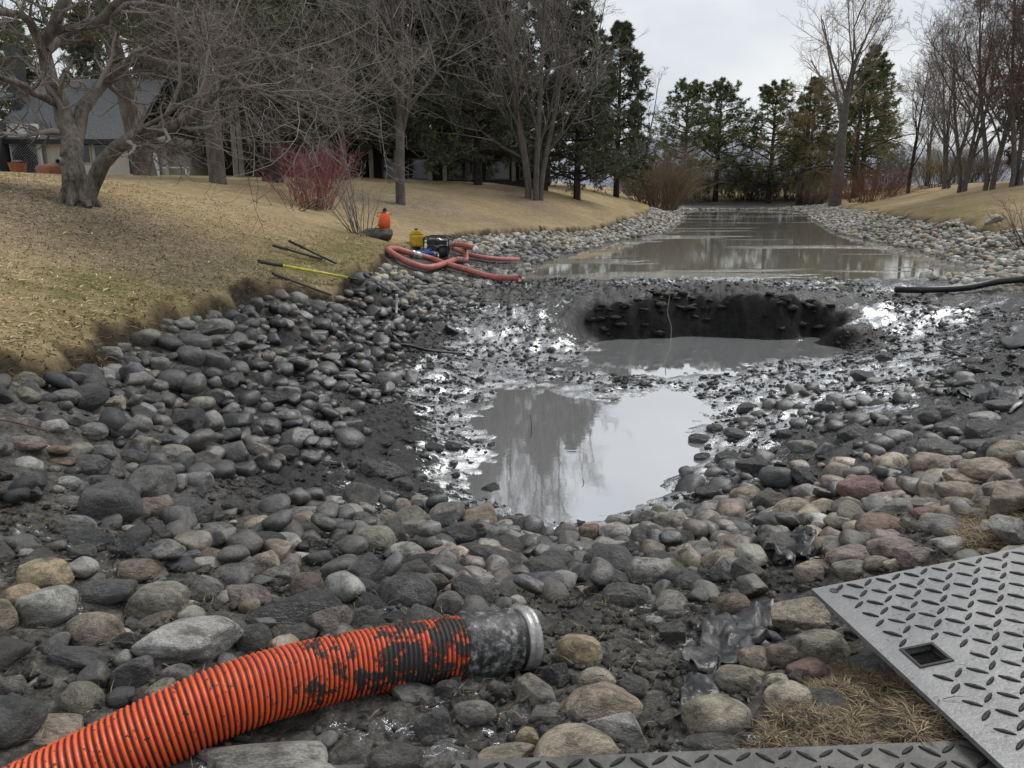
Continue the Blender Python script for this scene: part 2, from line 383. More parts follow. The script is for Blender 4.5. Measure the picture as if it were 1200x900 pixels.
for x, zt in ((2.1, .05), (2.9, .08), (3.7, .09), (4.6, .09), (5.4, .08), (6.1, .05)):
    cps.append((x, 15.85 + .2 * math.sin(x * 2.1), zt)); cps.append((x, 15.42 + .2 * math.sin(x * 2.1), -.56)); cps.append((x, 14.4, -.58))
    cps.append((x, 18.5, .05)); cps.append((x, 21.2, .02))
for x, y, z in ((0, 18, .08), (8.5, 17.5, .1), (10.5, 19, .12), (0.2, 20.5, .05), (9, 21, .0), (-1.2, 20, .35), (0, 0, .98), (0, 1.4, .95), (-1.6, 1, .95), (1.8, 1, .97), (0, -5, 1.2), (1.9, 2.9, .92), (2.3, 3.1, 1.02)):
    cps.append((x, y, z))
CPA = np.array(cps); keep = []
for i, p in enumerate(CPA):
    if all(np.hypot(*(p[:2] - CPA[j, :2])) > 0.25 for j in keep): keep.append(i)
CPA = CPA[keep]
def phi(r): return np.sqrt(r * r + 0.04)
_n = len(CPA); _D = phi(np.hypot(CPA[:, None, 0] - CPA[None, :, 0], CPA[:, None, 1] - CPA[None, :, 1])) - 0.02 * np.eye(_n)
_A = np.zeros((_n + 1, _n + 1)); _A[:_n, :_n] = _D; _A[:_n, _n] = 1; _A[_n, :_n] = 1
_W = np.linalg.solve(_A, np.concatenate([CPA[:, 2], [0]]))
def base_h(x, y):
    x, y = np.asarray(x, float), np.asarray(y, float); sh = x.shape; x, y = x.ravel(), y.ravel(); out = np.empty(len(x))
    for i in range(0, len(x), 20000):
        xs, ys = x[i:i + 20000, None], y[i:i + 20000, None]
        out[i:i + 20000] = phi(np.hypot(xs - CPA[None, :, 0], ys - CPA[None, :, 1])) @ _W[:_n] + _W[_n]
    far = sstep(95, 135, np.hypot(x, y)); out = out * (1 - far) + 1.6 * far
    return out.reshape(sh)
LP = EDGE_L + [(16, 400), (-900, 400), (-900, -6)]
RP = EDGE_R + [(38, 400), (900, 400), (900, -6)]
FARP = [(16, 100), (38, 100), (38, 400), (16, 400)]
def lawn_sd(x, y):
    """>0 on the lawns, distance from the turf edge"""
    x = np.asarray(x, float); y = np.asarray(y, float)
    wob = 0.16 * fbm2(x * 1.1, y * 1.1, 5, 4)
    ins = inpoly(x, y, LP) | inpoly(x, y, RP) | inpoly(x, y, FARP)
    d = np.minimum(dist_poly(x, y, EDGE_L), dist_poly(x, y, EDGE_R)); d = np.where((y > 97) & (x > 15) & (x < 39), np.minimum(d, np.abs(y - 100)), d)
    return np.where(ins, d, -d) + wob * np.where(np.hypot(x, y) < 60, 1, 0)
def mud_h(x, y, b=None):
    b = base_h(x, y) if b is None else b
    d = np.hypot(x, y)
    # churned mud: clods on the flat and the pit's rim, gentle ripples elsewhere
    flat = sstep(13.5, 16, y) * (1 - sstep(20.0, 23.5, y)) * sstep(-2, 0, x) * (1 - sstep(9, 13, x))
    n = fbm2(x * 1.6, y * 1.6, 3, 5, .55); n2 = fbm2(x * 5.5, y * 5.5, 31, 4, .6)
    low = sstep(-.58, -.40, b) * (1 - sstep(.2, .5, b))
    hi = sstep(.15, .5, b) * (1 - sstep(16, 20, y))
    n3 = fbm2(x * 13, y * 13, 37, 3, .6)
    return b + n * (.022 + .05 * flat + .012 * hi) + n2 * (.012 + .018 * low + .03 * flat + .014 * hi) + n3 * (.006 + .009 * hi + .006 * low)
def lawn_h(x, y, sd=None):
    sd = lawn_sd(x, y) if sd is None else sd
    b = base_h(x, y)
    return b - .05 + .25 * sstep(-.03, .11, sd) + .05 * fbm2(x * .7, y * .7, 9, 3) * sstep(0, 1.5, sd) + .012 * fbm2(x * 6, y * 6, 12, 3)
def ground(x, y):
    x = np.asarray(x, float); y = np.asarray(y, float); sd = lawn_sd(x, y)
    return np.where(sd > 0.02, lawn_h(x, y, sd), mud_h(x, y))
def hit(px, py):
    """the point of the ground that a pixel's ray meets first"""
    d = raydir(px, py); t = 1.2 * 1.012 ** np.arange(420); p = CAM + d[None] * t[:, None]
    g = ground(p[:, 0], p[:, 1]); b = np.where(p[:, 2] < g)[0]
    if not len(b): return p[-1]
    i = b[0]
    if i == 0: return p[0]
    a0, a1 = p[i - 1, 2] - g[i - 1], g[i] - p[i, 2]
    q = p[i - 1] + (p[i] - p[i - 1]) * a0 / (a0 + a1 + 1e-9); q[2] = float(ground(q[:1], q[1:2])[0]); return q
def gz(x, y): return float(ground(np.array([x]), np.array([y]))[0])

def axis(lo, hi, c0, c1, fine, grow):
    a = list(np.arange(c0, c1, fine)); s = fine
    v = a[-1]
    while v < hi: s *= grow; v += s; a.append(v)
    s = fine; v = a[0]; b = []
    while v > lo: s *= grow; v -= s; b.append(v)
    return np.array(b[::-1] + a)
XS = axis(-420, 480, -4.5, 7.0, .045, 1.035)
YS = axis(-12, 700, 1.0, 9.0, .045, 1.0125)
GX, GY = np.meshgrid(XS, YS); nx, ny = len(XS), len(YS)
SD = lawn_sd(GX, GY); HB = base_h(GX, GY)
idx = np.arange(nx * ny).reshape(ny, nx)
quads = np.stack([idx[:-1, :-1], idx[:-1, 1:], idx[1:, 1:], idx[1:, :-1]], -1).reshape(-1, 4)
fsd_max = SD.ravel()[quads].max(1); fsd_min = SD.ravel()[quads].min(1)
def submesh(name, z, fmask, colors):
    q = quads[fmask]; u, inv = np.unique(q.ravel(), return_inverse=True)
    v = np.stack([GX.ravel()[u], GY.ravel()[u], z.ravel()[u]], 1)
    return mesh_from(name, v, [inv.reshape(-1, 4)], True, colors.reshape(-1, 4)[u])
HM = mud_h(GX, GY, HB)
HM = np.where(SD > 0.12, HM - .08 - 0.3 * sstep(.12, .5, SD), HM)
wet = (1 - sstep(.22, .62, HB + .12 * fbm2(GX * .8, GY * .8, 44, 3))) * (1 - .75 * sstep(24, 30, GY))
dry = sstep(.30, .72, HB + .14 * fbm2(GX * 1.1, GY * 1.1, 45, 4)) * (1 - sstep(.05, .3, SD)); dry = np.maximum(dry, sstep(23, 28, GY) * .9); dry = np.maximum(dry, .45 * sstep(15.9, 16.6, GY) * (GY < 22)); wet = np.maximum(wet, .62 * (GY < 6.5))
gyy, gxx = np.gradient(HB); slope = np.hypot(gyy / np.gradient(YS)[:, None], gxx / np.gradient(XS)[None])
filmr = (1 - sstep(-.22, .16, HB)) * (GY < 15.8) + np.clip(.40 + .55 * fbm2(GX * .35, GY * 1.3, 66, 3), 0, 1) * (GY >= 15.8) * (1 - sstep(.16, .3, HB)) + .75 * ((1 - sstep(.1, .62, HB)) * (GX > 2.5) * (GY < 15.8) * (GY > 4.6)) + .30 * (GY < 6) * (HB > 0)
filmr = np.clip(np.maximum(filmr, sstep(20.6, 21.6, GY) * (GY < 25) * (HB < .1)), 0, 1) * (1 - sstep(.20, .44, slope)) * (SD < 0) * (GY < 26)
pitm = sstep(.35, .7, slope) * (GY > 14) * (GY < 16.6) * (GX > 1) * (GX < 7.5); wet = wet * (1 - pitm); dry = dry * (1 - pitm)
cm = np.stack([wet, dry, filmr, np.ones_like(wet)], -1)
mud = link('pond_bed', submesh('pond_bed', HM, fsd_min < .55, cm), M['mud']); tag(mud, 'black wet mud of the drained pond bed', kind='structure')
HL = lawn_h(GX, GY, SD)
edge_soil = (1 - sstep(.03, .15, SD + .06 * fbm2(GX * 3, GY * 3, 77, 3)))
green = np.exp(-((SD - .75) / .75) ** 2) * sstep(6.5, 9, GY) * (1 - sstep(19, 24, GY)) * (GX < 0) + .55 * np.exp(-((SD - .9) / .8) ** 2) * (GY > 20) * (GX > 8) * (GY < 60) + .35 * np.exp(-((SD - .5) / .8) ** 2) * (GY < 8) * (GX < 0)
leaf = np.exp(-(((GX + 7.4) / 3.4) ** 2 + ((GY - 12.2) / 1.8) ** 2)) * 1.35 + np.exp(-(((GX + 4.5) / 2.2) ** 2 + ((GY - 10.8) / 1.0) ** 2)) * .5
leaf += .9 * np.exp(-(((GX + 4) / 4) ** 2 + ((GY - 31) / 3.5) ** 2)) + .8 * np.exp(-(((GX - 1) / 3) ** 2 + ((GY - 39) / 3) ** 2))
leaf = np.clip(leaf + .25 * fbm2(GX * .9, GY * .9, 91, 4) * (leaf > .15), 0, 1); green = np.clip(green + .15 * fbm2(GX * .8, GY * .8, 92, 3) * (green > .1), 0, 1)
cl = np.stack([edge_soil, green, leaf, np.ones_like(wet)], -1)
lawn = link('lawn', submesh('lawn', HL, fsd_max > -.06, cl), M['lawn']); tag(lawn, 'dormant straw coloured lawn on both banks', kind='structure')

def sheet(name, poly, z, mat, label):
    me = mesh_from(name, [(x, y, z) for x, y in poly], [np.array([range(len(poly))])], False)
    return tag(link(name, me, mat), label, kind='structure')
sheet('pond_water', [(-1.8, 17.2), (13.5, 17.2), (16, 24), (19, 42), (28, 66), (36, 94), (14, 94), (11, 62), (4, 43), (0, 33)], 0.0, M['pond'], 'still brown pond water beyond the mud flat')
sheet('pool_water', [(-3.2, 5.2), (4.5, 5.2), (8.5, 11), (8.5, 15.8), (-2.5, 15.8), (-3.2, 9)], -0.5, M['pool'], 'shallow muddy pool left in the dug pit')

# ------------------------------------------------------------------ cobbles
import bmesh
def ico(level):
    bm = bmesh.new(); bmesh.ops.create_icosphere(bm, subdivisions=level, radius=1.0)
    v = np.array([p.co[:] for p in bm.verts]); f = np.array([[q.index for q in t.verts] for t in bm.faces]); bm.free(); return v, f
ICO = {k: ico(k) for k in (2, 3, 4)}
def rock_shape(seed, kind, level):
    r = np.random.default_rng(seed); v, f = ICO[level]; v = v.copy()
    ex = {'round': 0.92, 'angular': .8, 'slab': .78}[kind] + r.uniform(-.06, .05)
    v = np.sign(v) * np.abs(v) ** ex; v /= np.max(np.linalg.norm(v, axis=1)) * .92
    o = r.uniform(0, 50, 3)
    d = noise3(v[:, 0] * 1.1 + o[0], v[:, 1] * 1.1 + o[1], v[:, 2] * 1.1 + o[2], seed)
    v = v * (1 + .17 * d)[:, None]
    nc = {'round': 5, 'angular': 11, 'slab': 7}[kind]; s0 = {'round': .62, 'angular': .92, 'slab': .9}[kind]; lo, hi = {'round': (.74, .95), 'angular': (.52, .84), 'slab': (.6, .9)}[kind]
    for _ in range(nc):
        n = r.normal(size=3); n /= np.linalg.norm(n); of = r.uniform(lo, hi); q = v @ n - of
        v = v - np.outer(np.maximum(q, 0) * s0, n)
    if level > 2:
        d2 = noise3(v[:, 0] * 3.3 + o[1], v[:, 1] * 3.3 + o[2], v[:, 2] * 3.3 + o[0], seed + 5); d3 = noise3(v[:, 0] * 8 + o[1], v[:, 1] * 8 + o[2], v[:, 2] * 8 + o[0], seed + 9)
        v = v * (1 + (.030 if kind == 'round' else .05) * d2 + (.006 if kind == 'round' else .016) * d3)[:, None]
    v -= (v.max(0) + v.min(0)) / 2; v /= (v.max(0) - v.min(0)) / 2
    return v, f
KN = {'round': 12, 'angular': 8, 'slab': 5}
SHAPES = {(k, i, L): rock_shape(100 * i + {'round': 1, 'angular': 2, 'slab': 3}[k], k, L) for k, c in KN.items() for i in range(c) for L in (2, 3)}
_rm = {}
def rock_mesh(kind, i):
    if (kind, i) not in _rm:
        v, f = rock_shape(100 * i + {'round': 1, 'angular': 2, 'slab': 3}[kind], kind, 4)
        me = mesh_from('cobble', v, [f], True); me.materials.append(M['rock_o']); _rm[(kind, i)] = me
    return _rm[(kind, i)]
COL = dict(dark=(.040, .041, .043), charcoal=(.088, .086, .083), grey=(.205, .196, .178), light=(.36, .342, .31), tan=(.32, .26, .185), gold=(.40, .30, .165), pink=(.26, .20, .175), red=(.22, .12, .10),
           cream=(.46, .40, .30), olive=(.24, .22, .165), brown=(.20, .15, .11), rust=(.23, .145, .095), purple=(.115, .10, .115), mud=(.10, .092, .08), blue=(.12, .128, .138))
WORD = dict(dark='black wet', charcoal='charcoal', grey='mid grey', light='pale grey', tan='tan', gold='golden tan', pink='pinkish', red='brick red', cream='cream white', olive='olive grey', brown='brown', rust='rust brown', purple='purple grey', mud='mud coated', blue='blue grey')
# hero stones: cx, cy, width, height in photo pixels, colour, shape, own label
H = [(48,673,63,40,'gold','round',0),(22,695,47,33,'gold','round',0),(50,710,70,47,'light','round',0),(107,730,73,62,'tan','round','big tan squarish cobble left of the large flat grey stone'),(182,700,78,50,'olive','round','long olive grey cobble just above the large flat grey stone'),
(218,747,110,52,'light','slab','large flat pale grey stone above the orange hose'),(158,782,53,50,'charcoal','angular',0),(297,745,43,40,'charcoal','round',0),(343,707,127,60,'dark','angular','largest black jagged boulder behind the orange hose'),(287,693,60,33,'pink','slab','flat pinkish stone tucked beside the black jagged boulder'),
(238,687,43,43,'grey','angular',0),(307,658,50,33,'tan','angular',0),(330,668,45,27,'grey','angular',0),(333,633,43,27,'light','round',0),(163,668,60,25,'brown','round',0),(122,690,72,28,'charcoal','round',0),(173,647,43,30,'charcoal','angular',0),(218,652,32,25,'blue','slab',0),(250,653,37,28,'brown','angular',0),
(102,628,52,33,'dark','angular',0),(95,646,32,21,'charcoal','round',0),(142,638,28,27,'dark','angular',0),(218,598,63,43,'charcoal','round','big dark domed boulder at the edge of the mud gap'),(175,593,50,28,'brown','round',0),(85,610,47,33,'grey','angular',0),(13,800,33,28,'grey','round',0),(6,827,22,24,'grey','round',0),
(63,853,70,40,'tan','slab',0),(207,788,40,24,'grey','round',0),(348,738,48,30,'charcoal','angular',0),(300,888,165,44,'light','slab','long pale weathered slab under the orange hose'),(147,750,30,20,'dark','round',0),(90,767,75,22,'charcoal','slab',0),
(418,662,47,37,'charcoal','round',0),(476,687,70,60,'charcoal','round','largest round charcoal cobble above the hose end'),(476,642,43,32,'light','round',0),(516,648,50,35,'pink','angular','broken pinkish angular stone beside the round charcoal cobble'),(565,647,32,25,'charcoal','round',0),(590,636,32,17,'tan','round',0),(538,627,40,25,'dark','round',0),(438,629,50,36,'olive','round',0),(485,618,47,27,'grey','round',0),
(621,681,80,29,'purple','slab','long purple grey slab with a straight top edge above the hose end'),(567,681,43,28,'light','angular',0),(520,670,37,12,'cream','slab',0),(638,661,20,22,'olive','angular',0),(620,640,30,20,'grey','round',0),(647,642,25,17,'grey','round',0),
(679,757,57,52,'gold','round','golden brown round cobble beside the open end of the hose'),(707,651,42,27,'charcoal','round',0),(761,664,50,36,'light','round',0),(721,622,37,29,'light','round',0),(693,622,30,24,'rust','round',0),(665,626,30,20,'charcoal','round',0),(755,617,52,19,'light','slab',0),(795,673,34,40,'charcoal','round',0),(688,667,37,24,'mud','round',0),(733,693,53,32,'mud','round',0),
(507,843,47,50,'charcoal','angular','dark three cornered stone below the black end of the hose'),(556,833,50,30,'grey','round',0),(483,812,56,30,'grey','angular',0),(525,805,30,23,'charcoal','round',0),(463,883,66,36,'mud','round',0),(627,808,48,42,'olive','angular',0),(703,822,100,56,'tan','angular','big tan mud streaked boulder below the golden round cobble'),(700,790,44,22,'cream','round',0),(673,868,104,54,'tan','round','big smooth tan boulder by the flat edge of the lower mat'),
(723,846,70,34,'light','angular',0),(618,863,30,27,'gold','round',0),(740,803,36,26,'charcoal','round',0),(640,835,42,22,'grey','slab',0),(587,882,85,26,'tan','slab',0),(647,787,40,30,'dark','angular',0),(787,715,30,17,'grey','round',0),(767,727,24,16,'light','round',0),(787,737,32,30,'mud','angular',0),(527,703,36,33,'grey','round',0),(460,723,34,16,'dark','round',0),(423,720,40,32,'charcoal','angular',0),
(512,608,46,26,'dark','angular',0),(452,547,46,30,'charcoal','angular','dark square boulder standing alone at the mud edge'),(433,545,22,26,'charcoal','round',0),(453,602,38,28,'olive','angular',0),(420,608,36,26,'charcoal','round',0),(416,618,34,24,'grey','round',0),(471,563,26,20,'charcoal','round',0),(503,572,25,20,'dark','round',0),(486,590,22,11,'charcoal','round',0),
(530,600,28,20,'charcoal','round',0),(581,608,20,20,'charcoal','round',0),(600,610,22,16,'charcoal','round',0),(575,572,22,20,'dark','angular',0),(508,523,24,10,'dark','round',0),(531,523,20,9,'dark','round',0),(410,519,20,14,'charcoal','round',0),(450,518,18,10,'dark','round',0),
(852,655,56,40,'tan','round','rounded tan cobble with a black cross shaped mud stain'),(880,667,42,38,'mud','angular',0),(804,677,42,32,'charcoal','round',0),(857,612,40,20,'grey','round',0),(860,707,38,28,'brown','round',0),(937,717,68,50,'tan','angular','speckled tan boulder at the corner of the tread plate mat'),(968,758,66,44,'olive','round','olive tan round boulder under the tread plate mat edge'),(950,785,50,33,'red','round','brick red cobble beside the dead grass'),
(886,770,38,38,'tan','round',0),(870,793,60,34,'olive','round',0),(912,797,28,22,'cream','round',0),(925,815,56,38,'cream','round','cream white cobble in front of the brick red one'),(843,832,80,58,'tan','round','largest tan domed boulder left of the dead grass'),(970,817,70,46,'mud','slab',0),(835,872,66,36,'mud','round',0),(917,763,40,28,'brown','round',0),
(980,637,50,30,'gold','round',0),(998,650,58,32,'pink','round',0),(1036,613,64,38,'rust','round','big reddish tan cobble at the foot of the right bank pile'),(1052,638,62,30,'pink','round',0),(1076,646,50,26,'pink','slab',0),(1015,570,60,36,'red','round','largest reddish brown cobble above the right bank pile'),(933,593,50,32,'tan','round',0),(875,575,37,25,'tan','round',0),(998,593,44,26,'mud','round',0),
(1092,600,46,18,'red','round',0),(1082,587,44,13,'pink','slab',0),(1125,575,50,25,'tan','round',0),(1143,557,60,20,'tan','slab',0),(1160,545,62,25,'tan','round',0),(1180,573,46,27,'pink','round',0),(1125,590,40,24,'tan','round',0),(1165,590,40,22,'pink','round',0),(1148,601,33,18,'olive','round',0),(1073,613,32,20,'olive','angular',0),(1113,620,44,26,'grey','round',0),(1103,610,50,20,'grey','round',0),(1167,622,46,24,'tan','round',0),(1120,637,52,22,'light','slab',0),(1030,660,38,18,'tan','round',0),(960,668,50,30,'tan','round',0),(1000,668,44,24,'olive','round',0),(1052,660,30,14,'cream','round',0),
(907,610,44,25,'charcoal','round',0),(945,555,35,25,'dark','angular',0),(880,543,38,27,'dark','angular',0),(943,522,36,20,'grey','round',0),(965,525,22,27,'grey','angular',0),(1002,503,38,24,'dark','angular',0),(967,474,25,19,'dark','round',0),(1013,440,28,16,'dark','angular',0),(1037,418,20,13,'dark','round',0),(1103,480,33,22,'charcoal','round',0),(1090,488,26,20,'charcoal','round',0),(1108,497,26,15,'charcoal','round',0),(1075,500,24,16,'charcoal','round',0),(1168,443,31,18,'dark','round',0),(1188,450,27,18,'dark','round',0),(1148,433,24,10,'dark','round',0),(1157,488,36,17,'light','round',0),(1172,474,34,14,'charcoal','round',0),(875,476,24,11,'dark','round',0),(1120,528,38,18,'charcoal','round',0),(1187,522,34,20,'charcoal','round',0),(1147,518,34,16,'charcoal','round',0),
(820,513,26,14,'dark','round',0),(853,535,30,18,'dark','round',0),(863,508,30,14,'charcoal','round',0),(838,500,20,10,'dark','round',0),(823,534,20,12,'dark','round',0),(797,518,16,9,'dark','round',0),(920,508,20,12,'dark','round',0),(835,593,28,14,'light','slab',0),(785,608,38,24,'olive','round',0),(862,613,40,20,'charcoal','round',0),(758,605,34,24,'charcoal','angular',0),(733,640,28,24,'dark','angular',0),(792,628,26,24,'brown','angular',0),(820,640,36,18,'grey','round',0),(848,628,34,18,'grey','round',0),(798,652,38,24,'charcoal','round',0),(700,652,34,24,'charcoal','round',0),
(127,411,30,18,'grey','round',0),(28,460,32,21,'olive','angular',0),(73,462,37,21,'grey','round',0),(62,496,30,18,'light','round',0),(108,502,36,24,'grey','round',0),(28,515,46,20,'pink','round',0),(68,528,31,11,'rust','round','small orange brown flat stone on the left bank'),(70,538,32,9,'rust','slab',0),(105,542,43,26,'charcoal','round',0),(117,528,34,19,'grey','round',0),(155,533,30,20,'charcoal','round',0),(317,463,40,20,'dark','angular','black wedge shaped slab sticking out of the mud on the left bank'),(178,545,38,36,'dark','slab',0),(218,545,20,24,'dark','angular',0),(248,523,28,20,'dark','angular',0),(285,536,27,15,'dark','round',0),(213,482,28,15,'charcoal','round',0),(172,465,33,13,'charcoal','slab',0),(127,488,50,20,'grey','angular',0),(162,482,33,23,'charcoal','angular',0),(133,472,30,20,'tan','angular',0),(183,513,40,13,'charcoal','round',0),(333,528,33,18,'dark','round',0),(318,560,25,17,'dark','round',0),(295,562,30,20,'dark','angular',0),(117,563,40,25,'charcoal','round',0),(80,563,28,18,'light','round',0),(38,557,34,23,'charcoal','round',0),(78,587,38,20,'grey','round',0),(273,592,30,14,'charcoal','round',0),(325,608,32,20,'charcoal','round',0),(357,618,30,15,'charcoal','round',0),(353,600,48,15,'grey','round',0),(222,627,40,20,'dark','angular',0),(255,620,40,20,'grey','round',0),(177,617,28,24,'charcoal','angular',0),(308,490,24,14,'dark','round',0),(270,440,28,16,'charcoal','angular',0),(222,435,24,16,'dark','round',0),(268,445,22,16,'charcoal','round',0),(288,497,24,16,'dark','round',0)]
rocks = []   # x, y, z, sx, sy, sz, rz, tiltx, tilty, kind, variant, rgb, wet, label, word
def jit(c, s=.16):
    k = abs(rng.normal(1, s)); g = sum(c) / 3; return tuple(float(np.clip((g + (x - g) * .8) * k * rng.normal(1, .015), .008, .6)) for x in c)
occ = {}
CELL = .25
def occ_add(x, y, r, tag_=0): occ.setdefault((int(math.floor(x / CELL)), int(math.floor(y / CELL))), []).append((x, y, r))
def occ_free(x, y, r, k):
    i, j = int(math.floor(x / CELL)), int(math.floor(y / CELL))
    for a in range(i - 2, i + 3):
        for b in range(j - 2, j + 3):
            for (u, v, q) in occ.get((a, b), ()):
                if (u - x) ** 2 + (v - y) ** 2 < (k * (r + q)) ** 2: return False
    return True
for (cx, cy, pw, ph, cn, kd, lab) in H:
    p = hit(cx, cy + .34 * ph); dep = (p[1]) * CP_ - (p[2] - CAM[2]) * SP
    W = pw * dep / F; Hh = ph * dep / F
    el = math.atan2(CAM[2] - p[2], p[1])
    sx = W / 2 * 1.02; sz = Hh / 2 * (1.0 if kd != 'slab' else .85); sy = sx * (.78 if kd != 'slab' else .72)
    sz = min(sz, sx * 1.05)
    # visible height = extents of the ellipsoid seen at the elevation el
    vis = math.sqrt((sz * math.cos(el)) ** 2 + (sy * math.sin(el)) ** 2)
    sy *= min(1.15, max(.6, (Hh / 2) / vis)); 
    y = p[1] + sy * .25; z = gz(p[0], y) + sz * .22
    wetv = .85 if cn in ('dark',) else (.6 if cn in ('charcoal', 'mud', 'purple') else .28)
    rocks.append([p[0], y, z, sx, sy, sz, rng.normal(0, .12), rng.normal(0, .08), rng.normal(0, .08), kd, int(rng.integers(KN[kd])), jit(tuple(a * 1.25 for a in COL[cn]) if cn not in ('dark',) else COL[cn], .08), wetv, lab, cn])
    occ_add(p[0], y, (sx + sy) / 2 * .86)
N_HERO = len(rocks)
for (a_, b_, d_) in ((-40, 976, 2.02), (20, 943, 2.07), (70, 918, 2.1), (108, 898, 2.14), (150, 876, 2.2), (190, 856, 2.24), (230, 836, 2.28), (266, 820, 2.32), (305, 806, 2.4), (345, 795, 2.45), (400, 782, 2.52), (440, 773, 2.58), (480, 767, 2.64), (520, 761, 2.69), (560, 755, 2.75), (600, 750, 2.8)):
    q_ = at_depth(a_, b_, d_); occ_add(q_[0], q_[1], .12); occ_add(q_[0] + .02, q_[1] - .10, .08)
_hl = [(524, 292), (540, 293), (546, 306), (530, 312), (500, 320), (470, 310), (453, 297), (480, 302), (520, 314), (575, 330), (610, 333)]; _h2 = [(516, 294), (545, 303), (610, 311)]
HPX_ = None
def HPX(a, b): return float(min(dist_poly(np.array([a]), np.array([b]), _hl)[0], dist_poly(np.array([a]), np.array([b]), _h2)[0]))
POLY_A = [(-400, 470), (0, 448), (120, 402), (200, 376), (330, 346), (420, 322), (470, 300), (520, 300), (600, 330), (590, 345), (560, 362), (500, 378), (470, 410), (490, 440), (460, 470), (420, 480), (430, 505), (350, 545), (300, 556), (250, 572), (200, 592), (120, 592), (-400, 610)]
POLY_F = [(-500, 580), (120, 580), (250, 604), (330, 592), (420, 585), (480, 590), (560, 606), (640, 626), (700, 612), (780, 600), (850, 572), (950, 560), (1010, 548), (1080, 552), (1120, 530), (1400, 500), (1400, 660), (1250, 650), (950, 690), (1160, 890), (1160, 905), (480, 905), (300, 1200), (-500, 1200)]
POLY_G = [(640, 700), (720, 690), (760, 730), (850, 700), (900, 720), (860, 760), (800, 800), (780, 900), (560, 900), (600, 790)]
POLY_C = [(770, 600), (800, 515), (840, 490), (900, 462), (960, 452), (1040, 420), (1130, 400), (1400, 370), (1400, 520), (1100, 540), (1000, 556), (900, 570)]
POLY_S = [(400, 420), (500, 380), (640, 350), (720, 380), (720, 470), (640, 460), (600, 520), (600, 590), (540, 600), (430, 520)]
POLY_W = [(930, 480), (1020, 400), (1010, 372), (1140, 350), (1400, 345), (1400, 400), (1100, 440), (960, 460)]
POLY_FLAT = [(560, 350), (560, 338), (700, 318), (1090, 325), (1130, 345), (1040, 360), (960, 395), (700, 400), (640, 360)]
def zone(x, y, g, px, py):
    """(density, kind mix, colour mix, size range)"""
    if y > 15.5 and not inpoly(px, py, POLY_FLAT) and g > .03 and not inpoly(px, py, POLY_W):
        return 'far'
    if inpoly(px, py, POLY_G): return 'gap'
    if inpoly(px, py, POLY_F): return 'fg'
    if inpoly(px, py, POLY_A): return 'left'
    if inpoly(px, py, POLY_C): return 'right'
    if inpoly(px, py, POLY_S) or inpoly(px, py, POLY_W): return 'sparse'
    return None
def mixpick(d):
    k = list(d); p = np.array([d[a] for a in k], float); return k[rng.choice(len(k), p=p / p.sum())]
MIX = dict(fg=dict(grey=2.2, charcoal=3.4, light=.8, olive=.7, tan=.6, brown=.6, mud=3.6, pink=.2, dark=1.2), left=dict(charcoal=4.4, dark=2.4, grey=2.6, light=.7, olive=.6, brown=.5, purple=.3),
           right=dict(dark=3, charcoal=3, grey=1.2, mud=1), pile=dict(tan=3, pink=2.4, olive=1.2, brown=1, rust=.5, grey=1.2, cream=.3), sparse=dict(dark=4, charcoal=2, mud=1), gap=dict(mud=3, charcoal=1.5, grey=1), far=dict(grey=3, light=3.4, tan=1.6, pink=.6, charcoal=.8, olive=.7), far2=dict(grey=3, charcoal=2, light=1.6, olive=.6))
